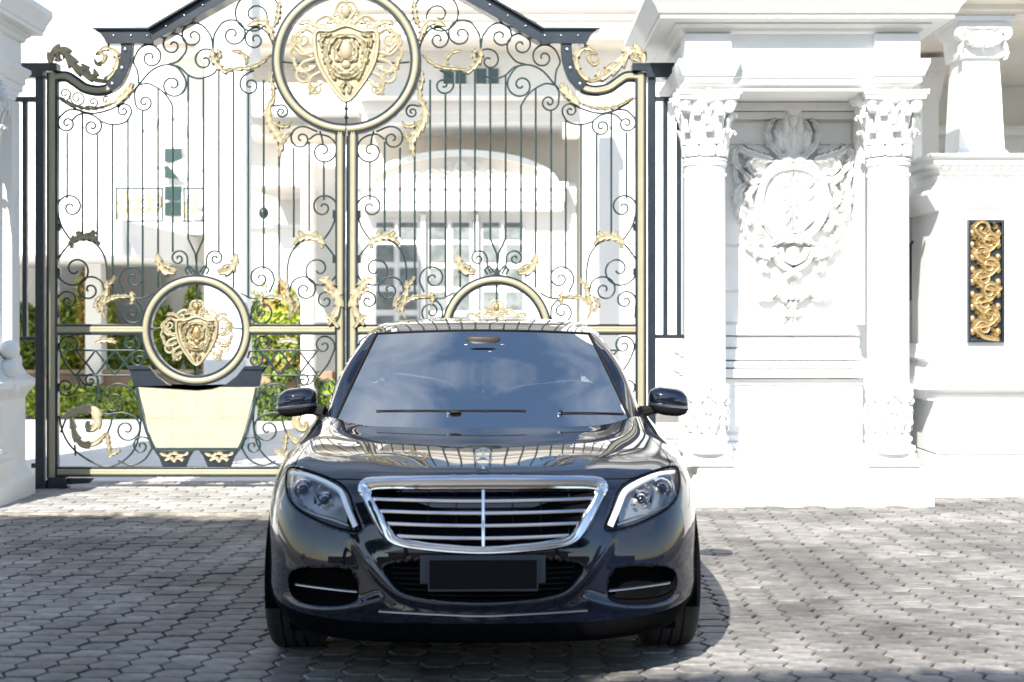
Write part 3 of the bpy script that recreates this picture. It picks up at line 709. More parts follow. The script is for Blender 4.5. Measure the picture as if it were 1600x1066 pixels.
    for x, y, in ((223,205), (247,320), (129,200)): MB().ell(P3(x, y), (.012, .012, .026), 8, 6).build('knuckle', M['wire'], t)
    def wirep(pts, r=.0086, name='scroll', m='wire', dy=0.):
        return MB().tube([P3(x, y, dy) for x, y in pts], r, 6).build(name, M[m], t)
    for x in (294, 318): wirep([(x, 373), (306.5+(x-306)*.1, 397), (307, 412), (307, 430)])
    poly([(307,412), (312,428), (318,431), (298,431), (303,428)], -.008, .008).build('spear_foot', M['wire'], t)
    one = [([(134,178),(120,172),(105,173),(93,184)],(105,193)), ([(131,177),(145,180),(156,188)],(144,198)), ([(112,190),(120,181),(133,176)],None),
      ([(158,190),(176,195),(196,191),(205,178)],(193,173)), ([(217,133),(211,143),(211,158)],(226,160)), ([(217,133),(235,112),(255,102),(275,104),(287,118)],(270,133)),
      ([(217,133),(215,112),(209,97),(214,82)],(235,90)), ([(262,101),(278,96),(290,82)],(270,71)), ([(262,101),(280,105),(295,118),(312,123),(330,118)],(320,95)),
      ([(333,78),(330,58),(320,43)],(302,57)), ([(333,78),(335,55),(346,37)],(364,54)), ([(429,100),(427,70),(416,50)],(399,62)),
      ([(440,22),(430,0),(410,-14),(386,-8)],(398,24)), ([(397,110),(385,116)],(391,133)), ([(496,206),(480,199)],(471,217)), ([(483,218),(495,210),(509,212)],(505,236)),
      ([(429,166),(440,164)],(440,175)), ([(217,133),(232,131),(250,140),(262,152),(270,166)],None), ([(91,152),(105,163),(128,174),(150,177),(175,170),(195,158),(217,132)],None),
      ([(430,-30),(400,-45),(375,-30)],(392,-18)), ([(470,-40),(450,-50),(430,-40)],(450,-28)), ([(540,-30),(505,-48),(480,-30)],(500,-22)),
      ([(500,205),(503,216),(505,228)],None)]
    for a_, c_ in one: wirep(scroll2(a_, c_))
    both = [([(111,376),(97,355),(91,335)],(111,324)), ([(167,440),(167,420),(162,398),(148,380),(130,375),(110,381),(96,397)],(118,421)),
      ([(166,466),(160,442)],(140,453)), ([(92,497),(91,478)],(107,470)), ([(195,457),(188,442)],(209,435)), ([(212,468),(222,480),(223,497)],(206,487)),
      ([(176,467),(200,466),(223,466),(240,458)],None), ([(300,428),(294,417),(293,404)],(279,404)), ([(304,426),(296,416),(290,422),(294,429)],None),
      ([(118,588),(103,568),(94,548)],(110,540)), ([(195,562),(214,548)],(204,537)), ([(229,560),(226,550)],(217,562)), ([(120,589),(124,600),(116,614)],(104,604)),
      ([(122,586),(132,600),(152,603)],(142,595)), ([(152,588),(153,610),(149,630),(158,644),(170,648)],None), ([(168,648),(190,645),(208,650)],(198,671)),
      ([(238,700),(234,688)],(221,697)), ([(238,700),(226,718),(205,727),(185,720)],None), ([(176,640),(174,660),(168,677)],None),
      ([(93,650),(98,675),(113,700),(140,720),(165,729),(190,722),(210,702),(219,672),(219,640),(210,615),(195,602),(178,601),(162,614)],(178,626)),
      ([(95,676),(103,655),(112,640)],None), ([(118,712),(117,695)],None),
      ([(118,547.5),(160,547.5),(210,547.5)],None), ([(118,586.5),(160,586.5),(204,586.5)],None)]
    for k in range(3):
        x = 120+k*30; both += [([(x,548),(x+29,586)],None), ([(x+29,548),(x,586)],None)]
    for sd in (0, 1):
        g_ = (lambda p: (616-p[0], p[1])) if sd else (lambda p: p)
        for a_, c_ in both:
            if c_ is None and len(a_) == 2: pts = [g_(p) for p in a_]
            else: pts = [g_(p) for p in scroll2(a_, c_)]
            wirep(pts, name='lattice_bar' if len(a_) <= 3 and c_ is None and a_[0][1] in (547.5, 586.5, 548) else 'scroll')
    # gold leafwork
    def leaf(pts, w, lobes=5, amp=.42, h=.022, m='gold', dy=-.008, name='gilt_leaf', par=None):
        q = [P3(x, y, dy) for x, y in [(p.x, p.y) for p in crom([Vector((a_, b_, 0)) for a_, b_ in pts], 9)]]
        k = MB().ribbon(q, w*GS, h, lobes=lobes, amp=amp).ribbon([v+Vector((0, .004, 0)) for v in q], w*GS, h, out=(0, 1, 0), lobes=lobes, amp=amp)
        return k.build(name, M[m], par or t, ang=60)
    leaf([(80,102),(80,90),(88,80),(100,80),(108,90),(118,104),(132,115),(148,124),(166,128)], 15, 7)
    leaf([(86,96),(92,92),(90,84)], 9, 2)
    leaf([(148,92),(152,100),(160,99),(165,90),(160,84),(150,86)], 7, 3, dy=-.012)
    leaf([(152,84),(166,76),(180,82),(184,98),(178,114),(164,126),(148,127)], 10, 5)
    leaf([(128,100),(136,108),(140,118)], 9, 2); leaf([(148,108),(150,118),(146,126)], 9, 2)
    for a_, c_ in (([(92,152),(100,160),(108,155)],(102,147)), ([(108,150),(118,165),(130,162)],(121,154)), ([(128,172),(138,166),(148,168)],(146,160)), ([(150,172),(160,168),(172,162)],(166,157))):
        wirep(scroll2(a_, c_, 1.3), .0075, 'gilt_scroll', 'gold', -.01)
    leaf([(180,164),(190,154),(200,144),(208,130)], 15, 4, .25)
    leaf([(95,152),(112,163),(135,170),(160,168),(182,160)], 6, 9)
    leaf([(333,76),(333,90),(340,102),(352,112),(362,110)], 10, 5); leaf([(340,76),(344,86),(340,96)], 8, 3)
    leaf([(350,110),(372,108),(392,106),(410,98),(424,86)], 8, 6); leaf([(362,80),(376,82),(386,92),(384,102)], 7, 3)
    leaf([(386,42),(402,36),(416,38),(424,52),(428,64)], 12, 4)
    leaf([(438,2),(436,16),(434,30),(428,44)], 9, 5)
    leaf([(428,106),(424,124),(428,142),(424,160)], 8, 5); leaf([(430,150),(420,172),(422,192),(432,208),(440,226),(436,246)], 13, 8)
    leaf([(424,188),(436,196),(448,198),(456,190)], 7, 4); leaf([(440,226),(448,214),(454,208)], 7, 3)
    for sd in (0, 1):
        g_ = (lambda p: (616-p[0], p[1])) if sd else (lambda p: p)
        def lf(pts, *k, **kk): return leaf([g_(p) for p in pts], *k, **kk)
        lf([(108,382),(118,374),(132,370),(146,373),(156,382)], 12, 5, .5); lf([(124,372),(122,362)], 7, 1); lf([(140,370),(148,362)], 9, 1); lf([(115,378),(112,388)], 6, 1)
        lf([(167,438),(168,452),(164,468),(160,482),(166,498)], 9, 5); lf([(160,478),(172,468),(186,464),(206,464)], 8, 6); lf([(205,456),(208,466),(206,476)], 9, 3)
        lf([(158,462),(150,474),(156,488)], 8, 3); lf([(168,446),(176,440),(180,432)], 6, 2)
        lf([(246,396),(250,412),(258,424),(274,427)], 13, 4); lf([(242,410),(250,414)], 7, 1); lf([(256,412),(266,418),(276,424)], 7, 2)
        lf([(98,654),(112,646),(128,640),(146,642),(153,656),(148,668),(138,668),(138,658)], 15, 6, .25); lf([(112,650),(114,664),(118,680),(128,693),(144,694),(158,686),(166,676)], 11, 5, .3)
        lf([(168,676),(170,692),(172,708)], 8, 4); lf([(170,714),(178,708),(188,704)], 8, 3)
        lf([(150,536),(160,532),(172,532),(182,536)], 9, 4)
    leaf([(500,436),(512,440),(520,452),(530,470),(526,490),(514,508)], 15, 6, dy=-.045); leaf([(506,448),(516,456),(526,452)], 9, 3, dy=-.045); leaf([(508,494),(518,498),(530,512)], 10, 3, dy=-.045)
    # small crest in the ring
    def crest(cx, cy, s, par_name, fancy):
        ct_ = thing(par_name, None, None, local=True); ct_.parent = t; ct_.location = (0, 0, 0); ORG[ct_.name] = ORG[t.name]
        U = lambda x, y: (cx+x*s, cy+y*s)
        sh = [(-42,-34),(-22,-36),(0,-43),(22,-36),(42,-34),(43,-8),(36,16),(20,42),(0,62),(-20,42),(-36,16),(-43,-8)]
        o = sm2([U(*p) for p in sh], 4)
        MB().prism([(X(mx_(x), GY), Z(y, GY)) for x, y in o], GY-.014, GY+.014).build('shield', M['gold'], ct_, bevel=.004)
        for sd in (-1, 1): MB().ribbon([P3(x, y, sd*.014) for x, y in o], 6.5*s*GS, .020, out=(0, sd, 0), closed=True).build('shield_rim', M['gold'], ct_)
        for sd in (-1, 1):
            def L2(pts, w, lobes, m='gold'):
                q = [P3(*U(p.x, p.y), sd*.016) for p in crom([Vector((a_, b_, 0)) for a_, b_ in pts], 7)]
                MB().ribbon(q, w*s*GS, .024, out=(0, sd, 0), lobes=lobes, amp=.4).build('relief', M[m], ct_, ang=60)
            for k in (-1, 1):
                L2([(0,-28),(k*14,-26),(k*24,-14),(k*27,2),(k*22,18),(k*10,28),(0,32)], 9, 7)
                L2([(k*6,-22),(k*14,-10),(k*12,2),(k*4,8)], 8, 3); L2([(k*30,-20),(k*26,-8),(k*32,6)], 5, 3)
                L2([(k*16,14),(k*10,22),(0,24)], 7, 3)
            for k in (-1, 1):
                for q in range(4): L2([(k*(30-q*5),-26+q*15),(k*(35-q*5),-20+q*15),(k*(33-q*6),-12+q*15)], 7, 2)
                L2([(k*20,-32),(k*30,-28),(k*36,-30)], 6, 3); L2([(0,36),(k*6,44),(k*3,52)], 6, 2)
            for (x, y, rx, ry) in ((0,-8,9,14), (0,12,7,6), (-12,4,5,5), (12,4,5,5), (0,24,9,4), (-8,-20,4,4), (8,-20,4,4)):
                MB().ell(P3(*U(x, y), sd*.018), (rx*s*GS, .022, ry*s*GS), 10, 6).build('boss', M['deepgold' if fancy else 'gold'], ct_)
        for k in (-1, 1):
            for tail, c_ in (([(k*42,-30),(k*58,-38),(k*70,-30)],(k*60,-24)), ([(k*44,-6),(k*62,-2),(k*74,-14)],(k*68,-22)) , ([(k*44,4),(k*60,10),(k*68,22)],(k*58,28)),
                            ([(k*34,22),(k*48,30),(k*52,44)],(k*42,44)), ([(k*10,-44),(k*26,-56),(k*40,-50)],(k*34,-42)), ([(k*68,-20),(k*78,-4),(k*72,12)],None),
                            ([(k*4,-50),(k*14,-64),(k*10,-74)],(k*4,-68))):
                pts = [U(*p) for p in scroll2(tail, c_, 1.25)]
                MB().tube([P3(x, y) for x, y in pts], list(np.linspace(3.2, 1.5, len(pts))*s*GS), 6).build('mantling', M['gold'], ct_)
            for pts, w in (([(k*38,-40),(k*54,-48),(k*66,-44)], 8), ([(k*46,0),(k*60,-8),(k*76,-30)], 9), ([(k*42,12),(k*56,20),(k*74,16)], 9), ([(k*30,34),(k*44,42),(k*52,54)], 8), ([(0,-46),(k*14,-50),(k*28,-46)], 8), ([(k*52,-42),(k*64,-34),(k*72,-24),(k*74,-8)], 7), ([(k*74,-2),(k*70,14),(k*60,26)], 7), ([(k*56,30),(k*50,42),(k*40,50)], 6), ([(k*6,-60),(k*16,-58),(k*22,-50)], 7)):
                q = [P3(*U(p.x, p.y)) for p in crom([Vector((a_, b_, 0)) for a_, b_ in pts], 7)]
                MB().ribbon(q, w*s*GS, .016, lobes=4, amp=.45).ribbon(q, w*s*GS, .016, out=(0, 1, 0), lobes=4, amp=.45).build('mantling', M['gold'], ct_, ang=60)
        MB().ell(P3(*U(0, -62)), (6*s*GS, .03, 10*s*GS), 10, 8).ell(P3(*U(0, -76)), (3*s*GS, .02, 4*s*GS), 8, 6).build('finial', M['deepgold' if fancy else 'gold'], ct_)
        return ct_
    crest(308, 525, .72, 'small_crest', True)
    wirep([(308,432),(308,478)], .009, 'stay'); wirep([(308,562),(308,600)], .009, 'stay'); wirep([(236,514),(258,512),(272,514)], .008, 'stay'); wirep([(380,514),(360,512),(344,514)], .008, 'stay')
    if not mirror:
        crest(541, 88, 1.12, 'large_crest', False)
        wirep([(442,97),(462,99),(500,96)], .009, 'stay'); wirep([(640,97),(620,99),(584,96)], .009, 'stay'); wirep([(541,158),(541,196)], .010, 'stay')
        for y in (170, 184): MB().ell(P3(541, y), (.02, .02, .014), 8, 6).build('stay_bead', M['iron'], t)
        # lock box between the leaves
        wirep([(542.3,212),(542.3,745)], .008, 'closing_strip', 'satin', .02)
    # urn shaped kick panel below the small ring
    a = poly([(203,574),(235,574),(246,588),(262,600),(285,607),(308,609),(331,607),(354,600),(370,588),(381,574),(413,574),(410,584),(407,604),(209,604),(206,584)], -.02, .02).build('panel_head', M['iron'], t, bevel=.003)
    poly([(201,572),(233,572),(235,577),(203,577)], -.035, .035).build('lip', M['iron'], a); poly([(415,572),(383,572),(381,577),(413,577)], -.035, .035).build('lip', M['iron'], a)
    a = poly([(216,604),(400,604),(396,622),(391,640),(387,658),(383,672),(378,688),(372,700),(244,700),(238,688),(233,672),(229,658),(225,640),(220,622)], -.012, .012).build('kick_panel', M['panelgold'], t, bevel=.003)
    b_ = poly([(213,606),(217,606),(222,640),(231,674),(244,700),(372,700),(385,674),(394,640),(399,606),(403,606),(398,642),(388,676),(375,704),(241,704),(228,676),(218,642)], -.02, .02).build('panel_border', M['wire'], a)
    for x in (268, 308, 348): poly([(x-.5,607),(x+.5,607),(x+.5,699),(x-.5,699)], -.0145, -.011).build('panel_seam', M['panelgold'], a)
    poly([(226,652),(390,652),(390,653),(226,653)], -.0145, -.011).build('panel_seam', M['panelgold'], a)
    for x in (273, 343):
        ft = poly([(x-31,704),(x+31,704),(x+24,714),(x+18,729),(x-18,729),(x-24,714)], -.022, .022).build('panel_foot', M['iron'], t, bevel=.003)
        for pts, w in (([(x-22,708),(x-11,712),(x,708),(x+11,712),(x+22,708)], 5), ([(x-14,719),(x-5,715),(x,720),(x+5,715),(x+14,719)], 6)):
            MB().ribbon([P3(p.x, p.y, -.022) for p in crom([Vector((a_, b2, 0)) for a_, b2 in pts], 5)], w*GS, .012, lobes=5, amp=.4, taper=False).build('gilt_lace', M['gold'], ft, ang=60)
    # bottom guide shoe
    poly([(77,745),(105,745),(108,758),(103,768),(77,768)], -.06, .06).build('guide_shoe', M['iron'], t, bevel=.006)
    poly([(100,747),(148,747),(140,755),(104,757)], -.02, .02).build('guide_shoe', M['iron'], t, bevel=.003)
    for y in (355, 425): poly([(90,y-7),(95,y-5),(95,y+5),(90,y+7)], -.02, .02).build('collar', M['iron'], t); poly([(520,y-7-20),(526,y-5-20),(526,y+5-20),(520,y+7-20)], -.02, .02).build('collar', M['iron'], t)
    return t
shared = {}
build_leaf(False, 'left black and gold wrought iron gate leaf holding the large round gilt crest')
build_leaf(True, 'right black and gold wrought iron gate leaf half hidden behind the car')

def side_grille(s, label):
    # s=-1 left, +1 right : fixed panel with its post
    Y = GY-.02
    def bx(px0, px1, py0, py1, d=.03): return MB().box(X(min(px0, px1), Y), X(max(px0, px1), Y), Y-d, Y+d, Z(py1, Y), Z(py0, Y))
    post = (57, 70) if s < 0 else (1012, 1024)
    t = thing('side_grille', label, 'grille', (X(sum(post)/2, Y), Y, 0), 'fixed grilles beside the gate')
    bx(*post, 118, 768, .035).build('post', M['iron'], t, bevel=.004)
    k = (lambda x: x) if s < 0 else (lambda x: 1084-x-5)
    prf = [(k(15), 100), (k(15), 104), (k(20), 112), (k(21), 123), (k(70), 123), (k(70), 112), (k(92), 112), (k(92), 100)]
    MB().prism([(X(x, Y), Z(y, Y)) for x, y in prf], Y-.06, Y+.06).build('top_beam', M['iron'], t, bevel=.003)
    if s < 0:
        xs = [(15, 23), (36, 43)]; bx(-30, 57, 152, 160).build('upper_rail', M['iron'], t); bx(-30, 57, 526, 532).build('lower_rail', M['iron'], t); bx(4, 9, 518, 539, .035).build('rail_stop', M['iron'], t)
        xs += [(-8, 0)]
    else:
        xs = [(1036, 1043), (1057, 1064)]; bx(1024, 1100, 152, 159).build('upper_rail', M['iron'], t); bx(1024, 1070, 523, 529).build('lower_rail', M['iron'], t); bx(1069, 1074, 517, 535, .035).build('rail_stop', M['iron'], t)
    for a, c in xs: bx(a, c, 160 if s < 0 else 159, 526 if s < 0 else 523, .018).build('upright', M['iron'], t)
    if s < 0: bx(49, 75, 750, 769, .06).build('post_shoe', M['iron'], t, bevel=.006); bx(50, 57, 724, 731, .02).build('wall_clamp', M['iron'], t)
side_grille(-1, 'black iron upright grille and post on the left of the gate'); side_grille(1, 'black iron upright grille and post on the right of the gate')

# ------------------------------------------------------------------ white gate piers
def capital(parent, cx, cy, zb, zt, r, m):
    """Corinthian capital: bell, two rings of curling leaves, corner volutes, abacus"""
    h = zt-zb; cp = MB().lathe([(r*1.08, zb-.035), (r*1.12, zb-.02), (r*1.02, zb-.005), (r*.92, zb), (r*.95, zb+h*.3), (r*1.05, zb+h*.6), (r*1.3, zb+h*.84), (r*1.35, zb+h*.86)], cx, cy, 24).build('capital', M[m], parent)
    for tier, (z0, lh, n, a0, ro) in enumerate(((zb, h*.42, 8, 0, 1.0), (zb+h*.18, h*.50, 8, math.pi/8, 1.06))):
        for k in range(n):
            a = a0+2*math.pi*k/n; d = Vector((math.cos(a), math.sin(a), 0)); e = Vector((-d.y, d.x, 0))
            if d.y > .55: continue
            base = Vector((cx, cy, z0)); path = []
            for t, o in ((0, .02), (.3, .05), (.6, .10), (.85, .22), (1.0, .42), (.93, .55), (.84, .52)): path.append(base+d*(r*(ro+o))+Vector((0, 0, lh*t)))
            pp = crom(path, 4); mb = MB(); nn = len(pp); rows = []
            for i, p in enumerate(pp):
                f = i/(nn-1); w = r*.40*(1-.55*f)*(.82+.30*abs(math.sin(f*11))); rows.append([p-e*w-d*r*.05, p-e*w*.5+d*r*.03, p+d*r*.0, p+e*w*.5+d*r*.03, p+e*w-d*r*.05])
            mb.quadgrid(rows); o = mb.build('acanthus_leaf', M[m], cp, ang=60); sd = o.modifiers.new('thick', 'SOLIDIFY'); sd.thickness = .012
    for k in range(4):
        a = math.pi/4+k*math.pi/2; d = Vector((math.cos(a), math.sin(a), 0))
        if k in (0, 1): pass
        c = Vector((cx, cy, zb+h*.76))+d*r*1.45
        pts = [Vector((cx, cy, zb+h*.45))+d*r*1.0, Vector((cx, cy, zb+h*.62))+d*r*1.1, Vector((cx, cy, zb+h*.80))+d*r*1.3]
        sp = []
        for i in range(26):
            t = i/25; aa = math.pi*.75-t*2*math.pi*1.4; rr = r*.27*(1-t*.8); sp.append(c+d*math.cos(aa)*rr+Vector((0, 0, math.sin(aa)*rr)))
        MB().tube(crom(pts, 4)+sp, [.018]*10+list(np.linspace(.034, .016, 29))[:len(crom(pts, 4)+sp)-10], 7).build('volute', M[m], cp)
    for k in range(3):
        a = -math.pi/2+(k-1)*math.pi/2; d = Vector((math.cos(a), math.sin(a), 0)); c = Vector((cx, cy, zb+h*.88))+d*r*1.32
        MB().ell(c, (.05, .035, .05), 10, 7).ell(c+Vector((0, 0, .045))+d*.01, (.035, .03, .03), 8, 6).build('rosette', M[m], cp)
        for q in (-1, 1):
            e = Vector((-d.y, d.x, 0))*q; sp = [Vector((cx, cy, zb+h*.5))+d*r*1.05]
            for i in range(18):
                t = i/17; aa = math.pi-t*2*math.pi*1.2; rr = r*.17*(1-t*.75); sp.append(Vector((cx, cy, zb+h*.74))+d*r*1.28+e*(r*.30+math.cos(aa)*rr)+Vector((0, 0, math.sin(aa)*rr)))
            MB().tube(sp, .013, 6).build('helix', M[m], cp)
    q = r*1.55; ab = MB(); n = 10; lo = []
    for s_ in range(4):
        for i in range(n):
            t = i/n*2-1; inn = q*(1-.16*(1-t*t)); x, y = (t*q, -inn) if s_ == 0 else (inn, t*q) if s_ == 1 else (-t*q, inn) if s_ == 2 else (-inn, -t*q); lo.append((x, y))
    L_ = len(lo); vs = []
    for sc_, z in ((.94, zb+h*.86), (.97, zb+h*.92), (1.02, zb+h*.93), (1.04, zt)): vs += [(cx+x*sc_, cy+y*sc_, z) for x, y in lo]
    ab.add(vs, [tuple(range(L_-1, -1, -1)), tuple(3*L_+i for i in range(L_))]+[(a*L_+i, a*L_+(i+1) % L_, (a+1)*L_+(i+1) % L_, (a+1)*L_+i) for a in range(3) for i in range(L_)])
    ab.build('abacus', M[m], cp, ang=40)
    return cp
def relief(P, pts, w, h, par, lobes=0, name='carving', m='white', amp=.4, n=7):
    q = [P(p.x, p.y) for p in crom([Vector((a, b, 0)) for a, b in pts], n)]
    return MB().ribbon(q, w, h, lobes=lobes, amp=amp).build(name, M[m], par, ang=60)
def gate_pier(ox, oy, flip, label):
    """ox, oy shift of the right-hand pier; flip mirrors it in x about x=1.38"""
    fx = (lambda x: 2*1.38-x+ox) if flip else (lambda x: x+ox)
    cx0 = (1.38+3.26)/2
    t = thing('gate_pier', label, 'pier', (fx(cx0), 11.6+oy, 0), 'white columned piers beside the gate')
    Y0 = 10.97; YB = 12.5 if not flip else 11.75
    def bxr(x0, x1, y0, y1, prof, name, par=t, bev=0, m='white'):
        a, c = sorted((fx(x0), fx(x1))); return MB().rects(a, c, y0+oy, y1+oy, prof).build(name, M[m], par, ang=25, bevel=bev)
    # plinth with stepped mouldings
    bxr(1.38, 3.26, Y0, YB, [(0, -.04), (0, .10), (-.005, .11), (-.005, .17), (-.03, .19), (-.035, .22)], 'plinth', bev=.004)
    bxr(1.44, 3.20, Y0+.05, YB-.05, [(0, .22), (0, .27), (-.012, .285), (-.02, .30)], 'plinth_step')
    # column dies, shafts, capitals
    for cxp in (1.515, 2.955):
        cy = Y0+.20
        co = bxr(cxp-.20, cxp+.20, cy-.17, cy+.30, [(0, .30), (0, .34), (-.02, .36), (-.02, .395)], 'column')
        cx = fx(cxp); y = cy+oy
        pr = [(.205, .395), (.215, .42), (.205, .445), (.175, .455), (.172, .475), (.185, .49), (.185, .51), (.168, .525), (.163, .55), (.160, 1.2), (.158, 2.55), (.158, 2.63), (.170, 2.635), (.174, 2.65), (.160, 2.665)]
        MB().lathe(pr, cx, y, 40).build('shaft', M['white'], co, ang=30)
        dt = MB()
        for k in range(22):
            a = 2*math.pi*k/22; dt.box(cx+.162*math.cos(a)-.006, cx+.162*math.cos(a)+.006, y+.162*math.sin(a)-.006, y+.162*math.sin(a)+.006, 2.555, 2.575)
        dt.build('bead_row', M['white'], co, smooth=False)
        cpp = capital(co, cx, y, 2.70, 3.205, .158, 'white')
        # carved garland on the lower shaft
        Pq = lambda u, v: Vector((cx+.168*math.sin(u/.168), y-.168*math.cos(u/.168), v))
        for k in (-1, 0, 1):
            b0 = k*.20
            for pts, w in (([(b0-.06, .80), (b0, .86), (b0+.06, .80)], .045), ([(b0, .84), (b0, .93)], .05), ([(b0-.075, .78), (b0-.07, .66), (b0-.05, .56)], .05), ([(b0+.075, .78), (b0+.07, .66), (b0+.05, .56)], .05),
                           ([(b0-.03, .76), (b0, .72), (b0+.03, .76)], .04), ([(b0, .70), (b0, .60)], .035)): relief(Pq, pts, w, .030, co, 3, n=5)
            MB().ell(Pq(b0, .795)-Vector((0, .0, 0)), (.034, .034, .034), 10, 7).build('carving', M['white'], co)
    # body of the pier behind, niche wall with ashlar panels
    bxr(1.46, 3.20, 11.82, YB-.05 if not flip else 12.0, [(0, .30), (0, 3.20)], 'core')
    NY = 11.70
    wall = bxr(1.66, 2.84, NY+.012, 11.83, [(0, .30), (0, 3.2)], 'niche_wall')
    zj = [1.395, 1.66, 2.035, 2.86, 3.06]
    for i in range(4):
        x0, x1, z0, z1 = 1.72, 2.80, zj[i]+.008, zj[i+1]-.008
        bxr(x0+.008, x1-.008, NY, NY+.03, [(0, z0), (0, z1)], 'wall_panel', wall, .006)
    for z0, z1, d in ((1.30,1.385,.10), (1.20,1.29,.07), (1.10,1.19,.13), (1.04,1.09,.18), (.96,1.03,.24), (.90,.95,.18)):
        bxr(1.66, 2.84, NY-d, NY+.02, [(0, z0), (0, z0+(z1-z0)*.7), (-.006, z1)], 'niche_moulding', wall, .005)
    bxr(1.66, 2.84, NY-.16, NY+.02, [(0, .30), (0, .90)], 'dado', wall)
    for z0, z1, d in ((.44,.50,.20), (.38,.44,.24), (.30,.38,.30)): bxr(1.70, 2.80, NY-d, NY-.1, [(0, z0), (0, z1)], 'dado_moulding', wall, .008)
    for z0, z1, d in ((3.07,3.13,.06), (3.135,3.20,.12)): bxr(1.66, 2.84, NY-d, NY+.02, [(0, z0), (0, z1)], 'ceiling_moulding', wall, .005)
    for x0, x1 in ((1.655,1.70),(2.80,2.845)): bxr(x0, x1, Y0+.5, NY+.03, [(0, 1.39), (0, 3.2)], 'niche_jamb', wall)
    # entablature
    en = bxr(1.345, 3.135, Y0+.03, YB, [(-.03, 3.205), (-.03, 3.235), (0, 3.25), (0, 3.30), (.015, 3.305), (.015, 3.35), (.05, 3.40), (.05, 3.43), (-.01, 3.435), (-.01, 3.64)], 'entablature', bev=.003)
    for a, c in ((1.335, 1.69), (2.80, 3.145)): bxr(a, c, Y0-.015, Y0+.3, [(0, 3.44), (0, 3.637)], 'frieze_block', en, .004)
    for a, c in ((1.325, 1.70), (2.79, 3.155)): bxr(a, c, Y0-.035, Y0+.3, [(0, 3.26), (0, 3.30), (.015, 3.31), (.05, 3.40), (.05, 3.432)], 'architrave_block', en, .003)
    bxr(1.345, 3.135, Y0+.03, YB, [(o_*(.55 if flip else 1), z_) for o_, z_ in [(0, 3.64), (.03, 3.655), (.04, 3.68), (.09, 3.70), (.09, 3.715), (.22, 3.72), (.22, 3.75), (.24, 3.76), (.26, 3.80), (.33, 3.88), (.33, 3.93), (.10, 3.98), (.10, 4.6)]], 'cornice', en, .003)
    # great carved cartouche on the niche wall
    ca_ = thing('cartouche', None, None, local=True); ca_.parent = t; ORG[ca_.name] = ORG[t.name]
    K = NY/F
    def P(px, py):
        x = (px-800)*K; x = fx(x); return Vector((x, NY+oy-.02, CAM_H-(py-482)*K))
    def rel(pts, w, h=.05, lobes=0, amp=.4, n=7):
        for sd in (0, 1):
            q = [(2*1237-a, b) if sd else (a, b) for a, b in pts]; relief(P, q, w*K, h, ca_, lobes, amp=amp, n=n)
    def el(px, py, rx, ry, d=.06, both=True, dy=0):
        for sd in ((0, 1) if both else (0,)):
            c = P(2*1237-px if sd else px, py); MB().ell((c.x, c.y+dy, c.z), (rx*K, d, ry*K), 16, 8).build('carving', M['white'], ca_)
    el(1237, 308, 46, 58, .07, False)
    rel([(1237,262),(1212,266),(1192,285),(1186,315),(1194,345),(1214,368),(1237,374)], 13, .09)
    for y, w in ((283, 12), (302, 14), (322, 15), (340, 13)):
        rel([(1207,y-2),(1213,y+8),(1224,y+8),(1230,y-2)], 7, .085); el(1218, y-2, 9, 8, .10)
    rel([(1237,270),(1237,300),(1237,340),(1237,362)], 14, .09, 6, .2)
    # crown and shell above
    el(1237, 216, 33, 40, .045, False); el(1216, 222, 9, 22, .07); el(1226, 200, 7, 18, .075)
    el(1237, 172, 15, 15, .10, False); el(1237, 190, 9, 12, .09, False); rel([(1232,252),(1216,244),(1203,228),(1198,210),(1203,194),(1210,186)], 12, .07, 5, .35)
    rel([(1226,240),(1216,224),(1212,206),(1218,192)], 12, .07, 3); rel([(1210,240),(1200,225),(1198,205)], 9, .055, 4); el(1237, 218, 7, 20, .08, False)
    el(1228, 250, 14, 7, .10); rel([(1237,262),(1222,256),(1208,258),(1200,268)], 13, .09, 3)
    # wings
    rel([(1205,252),(1185,246),(1166,240),(1150,230)], 17, .075, 6, .3); rel([(1200,240),(1180,234),(1162,226)], 10, .06, 5)
    rel([(1152,232),(1146,244),(1150,260),(1162,272)], 13, .07, 4); rel([(1172,248),(1168,262),(1178,270),(1188,266)], 12, .08, 3); rel([(1160,270),(1172,284),(1188,284)], 14, .08, 3)
    rel([(1164,288),(1152,300),(1152,318),(1164,330)], 15, .07, 5); rel([(1180,290),(1168,306),(1172,324)], 12, .08, 4); rel([(1150,322),(1158,340),(1170,352)], 14, .07, 4)
    rel([(1172,330),(1176,348),(1190,362)], 14, .08, 4); rel([(1160,348),(1166,366),(1180,376)], 12, .06, 4); rel([(1146,262),(1150,282),(1160,292)], 9, .06, 3)
    # lower mask and ribbon
    rel([(1190,372),(1178,382),(1184,396),(1200,400),(1212,392)], 14, .09, 4); rel([(1237,378),(1218,376),(1204,382)], 11, .10, 3); rel([(1216,388),(1222,404),(1237,412)], 9, .10)
    rel([(1206,388),(1214,408),(1230,420),(1248,432)], 10, .08); el(1226, 372, 8, 5, .11); el(1237, 392, 10, 7, .10, False); rel([(1196,402),(1190,416),(1200,424)], 12, .06, 3); rel([(1160,380),(1170,388),(1184,390)], 10, .06, 3)
    # pendant
    rel([(1178,456),(1188,466),(1202,464),(1212,452),(1222,452)], 11, .07, 4); rel([(1212,450),(1222,462),(1237,466)], 14, .08, 3); el(1216, 452, 7, 5, .09)
    rel([(1237,440),(1237,470),(1237,500),(1237,526)], 15, .07, 5); rel([(1237,494),(1226,490),(1218,496)], 9, .07, 2); rel([(1237,514),(1230,508),(1226,516)], 8, .06, 2)
